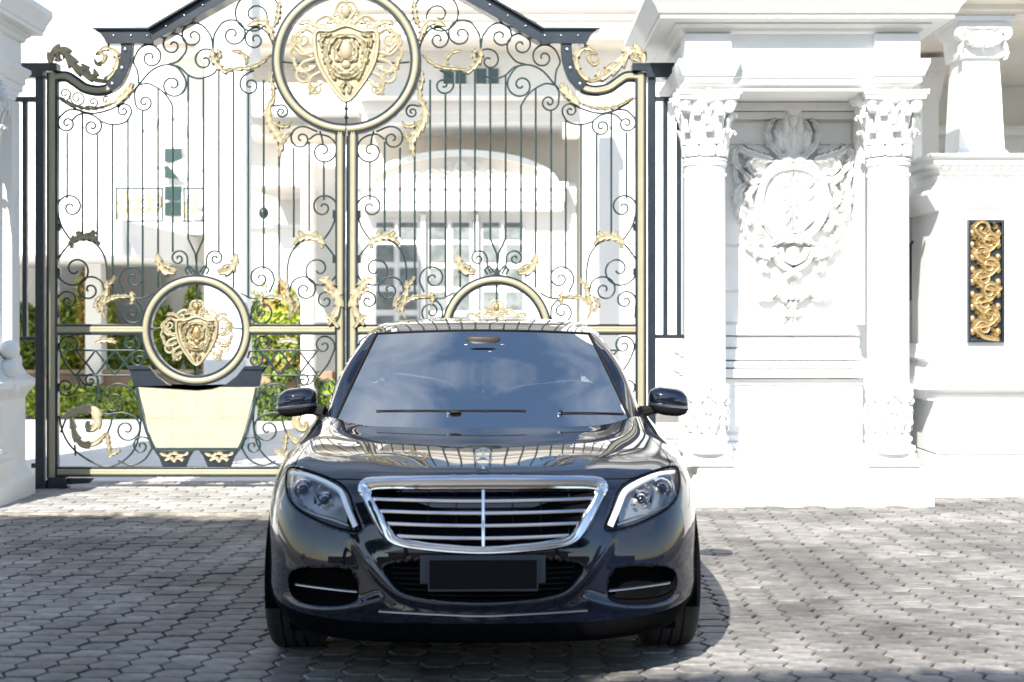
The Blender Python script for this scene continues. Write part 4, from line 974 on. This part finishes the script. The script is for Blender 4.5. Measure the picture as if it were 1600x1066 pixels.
    # side scroll brackets low on the pier flanks
    for x0, x1 in ((1.335, 1.40),):
        c0 = fx(1.37)
        for zc in (1.20, 1.05, .9): MB().ell((c0, Y0+.55+oy, zc), (.07, .12, .075), 12, 8).build('flank_scroll', M['white'], t)
    if flip:      # broad pedestal of the left pier towards the gate
        bxr(1.32, 1.70, Y0+.02, Y0+1.0, [(0, -.04), (0, .16), (-.03, .20), (-.05, .24), (-.06, .30), (-.06, .80), (-.04, .84), (0, .90), (0, .95), (-.05, .99), (-.08, 1.06), (-.08, 1.12), (-.12, 1.2)], 'pedestal', bev=.004)
    return t
gate_pier(0, 0, False, 'white double-columned pier with carved cartouche right of the gate')
gate_pier(-5.33, -.36, True, 'white columned pier cut by the left edge of the photo')

# ------------------------------------------------------------------ boundary pier with the gilt openwork panel
BY = 11.60; BK = BY/F
t = thing('boundary_pier', 'white panelled pier with tall black framed gilt openwork plaque', 'pier', (X(1540, BY), BY, 0))
def bb(px0, px1, prof, name, par=t, y0=BY, y1=12.4, bev=.004, m='white'):
    a, c = X(px0, BY), X(px1, BY); return MB().rects(a, c, y0, y1, prof).build(name, M[m], par, ang=25, bevel=bev)
zf = lambda y: Z(y, BY)
bb(1458, 1760, [(0, -.04), (0, zf(712)), (-.006, zf(710))], 'plinth', y0=BY-.07)
bb(1458, 1760, [(-.004, zf(708)), (-.004, zf(626))], 'base_block', y0=BY-.06)
bb(1448, 1760, [(0, zf(626)), (.01, zf(622)), (.03, zf(612)), (.11, zf(607)), (.11, zf(598)), (.05, zf(590)), (.02, zf(578)), (-.01, zf(572)), (-.01, zf(566)), (.04, zf(560)), (-.015, zf(548)), (-.03, zf(540))], 'base_moulding', y0=BY-.02)
bb(1468, 1760, [(0, zf(542)), (0, zf(318))], 'shaft')
for a, c, y0, y1 in ((1476,1502,324,538), (1574,1600,324,538)):
    MB().rects(X(a, BY), X(c, BY), BY-.018, BY+.02, [(0, zf(y1)), (0, zf(y0))]).build('raised_panel', M['white'], t, bevel=.004)
bb(1462, 1760, [(0, zf(330)), (.02, zf(326)), (.08, zf(312)), (.10, zf(306)), (.10, zf(300)), (.01, zf(296)), (-.03, zf(284)), (-.03, zf(272))], 'neck_moulding')
bb(1470, 1760, [(0, zf(272)), (.03, zf(262)), (.08, zf(258)), (.08, zf(250)), (.12, zf(246)), (.12, zf(242))], 'cap_moulding')
for k in range(11): MB().ell((X(1474+k*13.5, BY), BY-.04, zf(262)), (.03, .025, .022), 8, 6).build('cap_bead', M['white'], t)
fr = MB().box(X(1510, BY), X(1567, BY), BY-.035, BY, zf(535), zf(344)); pq = thing('plaque', None, None, local=True); pq.parent = t; ORG[pq.name] = ORG[t.name]
MB().box(X(1510, BY), X(1567, BY), BY-.012, BY+.01, zf(535), zf(344)).build('backing', M['iron'], pq)
for a, c, y0, y1 in ((1510,1514,344,535), (1563,1567,344,535), (1514,1563,344,349), (1514,1563,530,535)):
    MB().box(X(a, BY), X(c, BY), BY-.045, BY-.012, zf(y1), zf(y0)).build('frame', M['iron'], pq, bevel=.003)
rr = random.Random(3); PP = lambda x, y: Vector((X(x, BY), BY-.02, zf(y)))
for k in range(9):
    cy = 360+k*19.3; sd = 1 if k % 2 else -1
    pts = scroll2([(1538-sd*20, cy+16), (1538+sd*4, cy+12), (1538+sd*19, cy-2)], (1538+sd*5, cy-2), 1.3)
    q = [PP(x, y) for x, y in pts]
    MB().ribbon(q, list(np.linspace(.052, .026, len(q))), .032, lobes=0).build('gilt_scroll', M['deepgold'], pq, ang=60)
    for j in range(6):
        a = rr.uniform(0, 6.28); x = 1538+rr.uniform(-17, 17); y = cy+rr.uniform(-10, 10); l = rr.uniform(6, 11)
        relief(PP, [(x, y), (x+l*.5*math.cos(a+.3), y+l*.5*math.sin(a+.3)), (x+l*math.cos(a), y+l*math.sin(a))], rr.uniform(.028, .046), rr.uniform(.02, .045), pq, 2, 'gilt_leaf', 'deepgold', n=4)
    for sx in (-20, 20): MB().ell(PP(1538+sx, cy+4), (.024, .025, .035), 8, 6).build('gilt_boss', M['deepgold'], pq)

# low wall and wall recess between the two piers
t = thing('recess_wall', 'plain white wall set back between the columned pier and plaque pier', 'wall', (3.5, 12.7, 0))
MB().box(3.05, 8.5, 12.5, 12.8, 0, 2.35).build('wall_face', M['white'], t)
MB().rects(3.05, 8.5, 12.45, 12.8, [(0, 2.35), (.03, 2.38), (.06, 2.42), (.06, 2.47)]).build('coping', M['white'], t)
MB().box(3.05, 8.5, 12.42, 12.5, 0, .55).build('skirting', M['white'], t)
MB().tube([(X(1422, 12.2), 12.2, Z(470, 12.2)), (X(1422, 12.2), 12.2, Z(384, 12.2)), (X(1423, 12.2), 12.15, Z(378, 12.2))], .014, 6).build('hook_rod', M['iron'], t)

# pavilion behind the plaque pier: beige eaves, tapering column
t = thing('garden_pavilion', 'white pavilion with beige soffit and swagged column above the plaque pier', 'pavilion', (4.6, 14, 0))
PYv = 12.3
def pvx(px): return X(px, PYv)
def pvz(py): return Z(py, PYv)
co = MB().rects(pvx(1490), pvx(1560), PYv-.15, PYv+.25, [(.03, pvz(246)), (.02, pvz(240)), (0, pvz(236)), (-.02, pvz(145)), (-.035, pvz(95))]).build('column', M['white'], t)
cp = MB().rects(pvx(1492), pvx(1556), PYv-.15, PYv+.25, [(0, pvz(95)), (.01, pvz(88)), (.02, pvz(60)), (.06, pvz(50)), (.07, pvz(42)), (.09, pvz(40)), (.09, pvz(33))]).build('capital', M['white'], co)
Pc = lambda x, y: Vector((X(x, PYv), PYv-.19, Z(y, PYv)))
for sd in (0, 1):
    g_ = lambda p: (2*1524-p[0], p[1]) if sd else p
    q = [g_(p) for p in scroll2([(1524, 50), (1505, 48), (1488, 50)], (1494, 60), 1.3)]
    MB().ribbon([Pc(*p) for p in q], .045, .05).build('volute', M['white'], cp, ang=60)
    relief(Pc, [g_(p) for p in [(1524,78),(1508,76),(1494,68)]], .04, .06, cp, 4); relief(Pc, [g_(p) for p in [(1492,72),(1488,88),(1490,100)]], .03, .05, cp, 3)
MB().ell(Pc(1524, 62), (.12, .05, .05), 12, 7).build('carving', M['white'], cp)
# architrave and deep soffit
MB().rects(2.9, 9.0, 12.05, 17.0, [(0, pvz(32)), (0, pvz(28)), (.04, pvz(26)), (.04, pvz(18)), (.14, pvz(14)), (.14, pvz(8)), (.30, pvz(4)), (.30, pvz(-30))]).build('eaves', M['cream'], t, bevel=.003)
bk_ = MB().box(2.6, 9.0, 16.0, 16.3, 0, 4.4).build('back_wall', M['whitefar'], t)
for px0, px1, py0, py1 in ((1444,1447,238,300), (1470,1494,238,292), (1468,1494,300,340)):
    MB().box(X(px0, 15.9), X(px1, 15.9), 15.93, 15.99, Z(py1, 15.9), Z(py0, 15.9)).build('window', M['darkwin'], bk_)
MB().rects(2.6, 9, 15.85, 16.0, [(0, Z(212, 15.9)), (.04, Z(205, 15.9)), (.04, Z(198, 15.9))]).build('string_course', M['whitefar'], bk_)
cc = MB().rects(X(1436, 14), X(1462, 14), 13.9, 14.2, [(0, .3), (0, Z(160, 14)), (.02, Z(150, 14)), (.05, Z(120, 14)), (.06, Z(100, 14)), (.08, Z(95, 14))]).build('column', M['whitefar'], t)
for k in range(5): MB().ell((X(1438+k*6, 14), 13.88, Z(120-(k % 2)*14, 14)), (.05, .05, .05), 8, 6).build('carving', M['whitefar'], cc)

# ------------------------------------------------------------------ the villa behind the gate
vl = thing('villa', 'bright white classical villa with balconies and an arched porch behind the gate', 'house', (-3, 20, 0))
def vb(px0, px1, py0, py1, Y, d, name, m='whitefar', par=None, bev=.006):
    """box whose front face stands at distance Y and shows at these photo pixels; d deep"""
    return MB().box(X(px0, Y), X(px1, Y), Y, Y+d, Z(py1, Y), Z(py0, Y)).build(name, M[m], par or vl, bevel=bev)
def vp(pts, Y, d, name, m='whitefar', par=None): return MB().prism([(X(x, Y), Z(y, Y)) for x, y in pts], Y, Y+d).build(name, M[m], par or vl)
# right part: upper floor slab, upper wall, lower slab, recessed porch wall
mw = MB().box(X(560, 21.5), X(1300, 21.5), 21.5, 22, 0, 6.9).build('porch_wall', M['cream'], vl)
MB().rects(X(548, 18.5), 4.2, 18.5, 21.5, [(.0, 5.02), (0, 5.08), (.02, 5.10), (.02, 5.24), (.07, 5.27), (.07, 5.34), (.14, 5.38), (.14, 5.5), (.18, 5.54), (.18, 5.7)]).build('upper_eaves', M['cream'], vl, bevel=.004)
uw_ = vb(556, 1060, 40, 150, 19.35, .5, 'upper_wall')
for a, c in ((693, 728), (744, 779)):
    w = vb(a, c, 107, 131, 19.32, .05, 'window', 'darkwin'); vb(a-4, c+4, 131, 134, 19.27, .08, 'sill', par=w)
    vb((a+c)/2-.8, (a+c)/2+.8, 107, 131, 19.30, .02, 'glazing_bar', par=w)
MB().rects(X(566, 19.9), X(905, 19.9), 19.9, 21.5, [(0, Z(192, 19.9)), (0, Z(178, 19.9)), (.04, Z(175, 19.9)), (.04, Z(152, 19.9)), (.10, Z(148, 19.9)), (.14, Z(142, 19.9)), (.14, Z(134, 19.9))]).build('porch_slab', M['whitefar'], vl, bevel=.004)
vb(880, 905, 192, 214, 19.3, .3, 'bracket', 'cream')
col = MB().rects(X(908, 17.6), X(934, 17.6), 17.6, 17.9, [(.03, 0), (.03, .35), (0, .40), (0, Z(150, 17.6)), (.04, Z(146, 17.6)), (.04, Z(130, 17.6))]).build('porch_column', M['whitefar'], vl, bevel=.004)
vb(936, 1075, 130, 640, 18.6, .4, 'side_wall', 'whitefar')
# arched pediment
def arc(cx, cy, rx, ry, a0, a1, n=24): return [(cx+rx*math.cos(R(a)), cy-ry*math.sin(R(a))) for a in np.linspace(a0, a1, n)]
AY = 20.4; oa = arc(722, 290, 152, 56, 176, 4); ia = arc(722, 290, 140, 46, 176, 4)
pd = vp(oa+ia[::-1], AY-.12, .3, 'pediment_arch'); vp(ia, AY, .1, 'tympanum', 'cream', pd)
for x, y, s in ((700,262,10),(722,262,12),(745,262,10),(676,270,9),(770,270,9),(652,276,8),(793,276,8),(712,275,7),(733,275,7),(690,278,6),(756,278,6)):
    c = W2(x, y, AY-.02); MB().ribbon([c+Vector((math.cos(a)*.08*s/10, 0, math.sin(a)*.06*s/10)) for a in np.linspace(.3, 5.2, 12)], .04, .05, lobes=3).build('carving', M['whitefar'], pd, ang=60)
MB().rects(X(566, AY-.2), X(880, AY-.2), AY-.14, AY+.5, [(0, Z(330, AY)), (0, Z(318, AY)), (.02, Z(316, AY)), (.02, Z(300, AY)), (.07, Z(296, AY)), (.07, Z(286, AY))]).build('entablature', M['whitefar'], pd, bevel=.004)
fw = MB().box(X(556, 20.6), X(900, 20.6), 20.6, 21.4, 0, Z(287, 20.6)).build('window_wall', M['whitefar'], vl)
for a, c in ((584, 655), (667, 737), (750, 820)):
    w = MB().box(X(a, 20.5), X(c, 20.5), 20.56, 20.62, .15, Z(343, 20.5)).build('french_window', M['whitefar'], vl)
    m_ = (a+c)/2
    for l, r in ((a+4, m_-5), (m_+5, c-4)):
        for y0, y1 in ((348,373), (382,409), (419,446), (456,484), (494,530), (540,590)):
            MB().box(X(l, 20.5), X(r, 20.5), 20.535, 20.562, Z(y1, 20.5), Z(y0, 20.5)).build('pane', M['curtain'], w)
    vb(m_-1, m_+1, 343, 600, 20.5, .03, 'meeting_stile', par=w)
for x in (661, 744): MB().box(X(x-4, 20.45), X(x+4, 20.45), 20.45, 20.6, 0, Z(335, 20.45)).build('pilaster', M['whitefar'], vl, bevel=.005)
# middle part
MB().rects(X(320, 15.8), X(384, 15.8), 15.8, 16.2, [(.05, 0), (.05, .4), (0, .45), (0, Z(100, 15.8)), (.04, Z(92, 15.8)), (.08, Z(84, 15.8)), (.08, 6)]).build('tall_pier', M['whitefar'], vl, bevel=.01)
MB().box(X(384, 22.6), X(560, 22.6), 22.6, 23, 0, 6.5).build('middle_wall', M['whitefar'], vl)
MB().box(X(384, 21.4), X(548, 21.4), 21.4, 22.6, Z(212, 21.4), Z(196, 21.4)).build('middle_soffit', M['cream'], vl)
vb(384, 470, 262, 291, 19.5, .4, 'balcony_fascia'); MB().box(X(384, 19.9), X(470, 19.9), 19.9, 22.6, Z(290, 19.9), Z(284, 19.9)).build('balcony_soffit', M['cream'], vl)
vb(384, 470, 355, 470, 20.5, .3, 'parapet'); vb(384, 470, 350, 356, 20.4, .5, 'parapet_cap')
MB().rects(X(470, 19.2), X(489, 19.2), 19.2, 19.5, [(.03, 0), (.03, .4), (0, .45), (0, Z(270, 19.2)), (.03, Z(262, 19.2)), (.05, Z(252, 19.2))]).build('slim_column', M['cream'], vl, bevel=.005)
vb(440, 545, 226, 262, 20.2, .4, 'upper_parapet', 'whitefar')
c = W2(412, 333, 18.8); lp = MB().ell(c, (.07, .07, .08), 10, 7).tube([c, c+Vector((0, 0, .35))], .02, 6).build('hanging_lamp', M['iron'], vl)
vb(240, 560, -60, 60, 20.6, .6, 'roof_fascia', 'cream'); MB().box(X(240, 21), X(600, 21), 21, 22.6, Z(76, 21), Z(66, 21)).build('roof_soffit', M['cream'], vl)
vb(390, 560, 130, 178, 21.0, .4, 'loggia_wall')
# left part: wall, niche, window strip, balcony, carport
MB().box(-13, X(318, 21.8), 21.8, 22.2, 0, 6.8).build('left_wall', M['whitefar'], vl)
n_ = vp([(241,260), (241,205)]+arc(263, 205, 22, 25, 180, 0, 12)+[(285,260)], 21.74, .05, 'arched_niche', 'cream')
MB().ring(W2(263, 205, 21.7), 25*21.7/F, .06, .06, 16, 0, math.pi).build('niche_arch', M['whitefar'], n_)
for y0, y1 in ((232,253), (259,279), (291,313), (316,338)): vb(257, 284, y0, y1, 21.68, .05, 'window', 'darkwin', bev=0)
vp([(262,258), (320,235), (320,262), (284,283)], 20.9, .25, 'stair_slab'); vp([(284,300),(320,292),(320,345),(284,345)], 20.6, .2, 'stair_wall')
MB().box(X(178, 20.2), X(322, 20.2), 20.2, 21.8, Z(366, 20.2), Z(348, 20.2)).build('balcony_slab', M['whitefar'], vl)
br = MB()
for a, c in ((180, 254), (286, 318)):
    r = MB().box(X(a, 20.25), X(c, 20.25), 20.24, 20.29, Z(296, 20.25), Z(293, 20.25)).build('balcony_rail', M['wire'], vl)
    vb(a, c, 344, 347, 20.25, .04, 'bottom_rail', 'wire', r, 0)
    for x in (a, c-2): vb(x, x+2.5, 293, 347, 20.25, .04, 'post', 'wire', r, 0)
    k = 0; x = a+12
    while x < c-6:
        pts = scroll2([(x-6, 343), (x-8, 322), (x-2, 306)], (x, 314), 1.2); MB().tube([W2(p, q, 20.27) for p, q in pts], .018, 5).build('gilt_scroll', M['gold'], r)
        pts = scroll2([(x+4, 298), (x+8, 318), (x+2, 336)], (x-1, 329), 1.2); MB().tube([W2(p, q, 20.27) for p, q in pts], .018, 5).build('gilt_scroll', M['gold'], r); x += 17
vb(178, 322, 366, 408, 20.9, .9, 'balcony_base', 'cream')
MB().box(-13, X(190, 16.8), 16.8, 21.8, Z(399, 16.8), Z(344, 16.8)).build('carport_roof', M['whitefar'], vl)
vb(60, 252, 398, 640, 21.5, .25, 'carport_wall', 'shutter', bev=0); vb(133, 158, 395, 600, 20.2, .3, 'carport_post', 'whitefar')
vp([(188,345), (212,399), (188,399)], 17.0, .5, 'roof_end', 'whitefar')
# arched dormer over the left
dm_ = vb(84, 172, -40, 62, 23.0, .6, 'dormer'); dm_ = vp([(92,60), (92,32)]+arc(122, 32, 30, 26, 180, 0, 14)+[(152,60)], 22.93, .06, 'dormer_arch', 'shutter')
MB().ring(W2(122, 32, 22.9), 31*22.9/F, .08, .10, 18, 0, math.pi).build('archivolt', M['whitefar'], dm_)
vb(60, 330, 58, 66, 22.6, .6, 'string_course')

# ------------------------------------------------------------------ planting in the courtyard
pw = thing('planter_wall', 'low brown planter wall behind the left gate leaf', 'planter', (-6, 20.4, 0))
MB().box(X(-60, 20.4), X(300, 20.4), 20.3, 20.5, 0, Z(584, 20.4)).build('wall_face', M['brown'], pw, bevel=.01)
MB().box(X(-60, 20.4), X(300, 20.4), 20.27, 20.53, Z(584, 20.4), Z(578, 20.4)).build('coping', M['tan'], pw, bevel=.01)
pw2 = thing('planter_wall', 'short brown planter wall right of the small gate crest', 'planter', (-3.6, 20.4, 0))
MB().box(X(388, 20.4), X(560, 20.4), 20.3, 20.5, 0, Z(580, 20.4)).build('wall_face', M['brown'], pw2, bevel=.01)
def shrub(name, px, pz0, pz1, rx, Y, leaves, label, cat='shrub', group=None, size=.05, n=2600, seed=1, lobes=8):
    z0, z1 = Z(pz0, Y), Z(pz1, Y); x = X(px, Y)
    t = thing(name, label, cat, (x, Y, max(z0, 0)), group)
    tr_ = [Vector((x+random.uniform(-.03, .03), Y, max(0, z0)*i/4*0+(z0-.05)+(z1-z0)*.8*i/4)) for i in range(5)]
    MB().tube(tr_, [.035, .03, .026, .02, .01], 6).build('stem', M['bark'], t)
    for j, (m, fr) in enumerate(leaves):
        leaf_cloud(t, 'foliage', M[m], (x, Y, (z0+z1)/2), (rx, rx*.8, (z1-z0)/2), int(n*fr), size, seed*10+j, .25, lobes)
    return t
G1 = 'rounded bushes along the foot of the planter'
for k, px in enumerate((20, 62, 100, 138, 178, 216)):
    shrub('round_bush', px, 664, 600-(k % 2)*8, .26, 19.6, ((('leafy', .6), ('leafg', .4)) if k % 3 else (('leafg', .9), ('leafy', .1))),
          ('bright lime', 'dark green', 'yellow green', 'glossy green', 'olive green', 'small green')[k]+' low bush in front of the brown planter, number '[:-9]+(' at the far left', ' left of the lattice', ' under the first lattice cross', ' under the lattice middle', ' by the urn panel', ' beside the urn panel top')[k], group=G1, seed=20+k, n=2200, size=.045)
for k, (px, pz, rx, lv, lb) in enumerate(((30, 470, .42, (('leafg', 1.),), 'tall dark green hedge bush at the far left edge of the courtyard'), (100, 468, .40, (('leafy', .7), ('leafg', .3)), 'lime green bush behind the planter left of the croton'),
      (185, 520, .42, (('leafg', .7), ('leafy', .3)), 'broad green bush behind the planter right of the croton'), (258, 478, .32, (('leafg', .8), ('leafy', .2)), 'green bush seen through the left half of the small ring'),
      (232, 540, .30, (('leafg', .5), ('leafy', .5)), 'low green bush between croton and small ring'))):
    shrub('hedge_bush', px, 588, pz, rx, 20.9, lv, lb, group='bushes standing in the planter', seed=40+k, n=4200, size=.055)
shrub('croton', 147, 590, 412, .30, 20.7, (('leafo', .38), ('leafy', .42), ('leafg', .2)), 'tall orange and lime croton plant behind the left gate leaf', seed=61, n=4200, size=.06)
shrub('topiary', 303, 600, 432, .17, 21.0, (('leafg', .8), ('leafy', .2)), 'slim upright green conifer behind the small gold crest', 'tree', seed=62, n=2800, size=.045)
shrub('column_tree', 408, 590, 412, .22, 20.6, (('leafg', .95), ('leafo', .05)), 'narrow dark green column tree right of the small ring', 'tree', seed=63, n=3600, size=.05)
shrub('croton', 446, 560, 446, .30, 20.4, (('leafo', .5), ('leafy', .3), ('leafg', .2)), 'orange croton next to the narrow column tree', seed=64, n=2600, size=.06)
shrub('round_bush', 438, 540, 484, .34, 19.9, (('leafy', 1.),), 'bright lime clipped ball bush below the orange croton', seed=65, n=3000, size=.045)
shrub('hedge_bush', 440, 600, 520, .42, 20.1, (('leafg', .8), ('leafo', .2)), 'mixed green bush under the lime ball bush', seed=66, n=3800, size=.055)
shrub('round_bush', 432, 674, 596, .40, 19.3, (('leafd', .6), ('leafg', .4)), 'dark green rounded bush beside the car mirror', seed=67, n=4200, size=.05)
shrub('hedge_bush', 505, 660, 590, .38, 19.6, (('leafg', .9), ('leafy', .1)), 'green bush behind the centre stile of the gate', seed=68, n=3200, size=.05)

# ------------------------------------------------------------------ across the street, behind the viewer (seen in the paint and as shade)
def tree(x, y, h, crowns, label, seed, n, size=.10):
    t = thing('shade_tree', label, 'tree', (x, y, 0), 'street trees behind the viewer')
    tk = crom([(x, y, -.1), (x+.1, y+.05, h*.3), (x-.05, y-.05, h*.62)], 5); MB().tube(tk, list(np.linspace(.20, .12, len(tk))), 9).build('trunk', M['bark'], t)
    top = tk[-1]
    for j, (c, r, f) in enumerate(crowns):
        c = Vector(c); b_ = crom([top-Vector((0, 0, .4)), top.lerp(c, .5)+Vector((0, 0, .3)), c], 5); MB().tube(b_, list(np.linspace(.09, .03, len(b_))), 7).build('limb', M['bark'], t)
        leaf_cloud(t, 'crown', M['leafd' if j % 2 else 'leafg'], c, r, int(n*f), size, seed*7+j, .1, 10)
tree(-6.6, .2, 5, [((-4.6, 1.7, 5.0), (1.9, 1.9, .9), 1.3), ((-5.8, 3.1, 4.9), (1.8, 1.2, .8), .9), ((-3.2, .3, 5.1), (1.5, 1.6, .7), .8), ((-4.2, 3.4, 4.9), (1.1, .7, .5), .3)], 'leafy shade tree left of the viewer', 3, 24000, .10)
tree(-3.4, -5.0, 5, [((-.5, -.8, 5.0), (1.75, .65, .45), .7)], 'leafy shade tree just behind the viewer', 4, 16000, .09)
tree(4.6, -9, 6, [((4.0, -8, 4.8), (2.6, 2.2, 1.6), 1.0), ((6.5, -8.5, 5.2), (2.2, 2.0, 1.5), .8)], 'round street tree to the right behind the viewer', 5, 9000, .12)
tree(-9, -10, 6, [((-9, -9.5, 5.0), (2.8, 2.4, 1.8), 1.0), ((-12, -9, 4.6), (2.4, 2.2, 1.6), .8)], 'round street tree to the left behind the viewer', 6, 9000, .12)
hs = thing('opposite_house', 'tan house with brown tiled roof across the street', 'house', (0, -19, 0))
MB().box(-10, 9, -24, -18, 0, 4.2).build('wall', M['tan'], hs)
MB().add([(-10.8,-17.2,4.1),(9.8,-17.2,4.1),(9.8,-24.8,4.1),(-10.8,-24.8,4.1),(-7.5,-21,6.3),(6.5,-21,6.3)], [(0,1,5,4),(2,3,4,5),(1,2,5),(3,0,4),(0,3,2,1)]).build('roof', M['roof'], hs, smooth=False)
for x in (-7.5, -3.5, 2, 6):
    w = MB().box(x-.8, x+.8, -18.05, -17.95, 1.0, 2.6).build('window', M['darkwin'], hs); MB().box(x-.95, x+.95, -18.0, -17.9, .88, 1.0).build('sill', M['whitefar'], w)
ow = thing('street_wall', 'long brown garden wall across the street', 'wall', (0, -12.5, 0))
MB().box(-30, 30, -12.6, -12.4, 0, 2.1).build('wall_face', M['brown'], ow); MB().box(-30, 30, -12.66, -12.34, 2.1, 2.2).build('coping', M['tan'], ow)
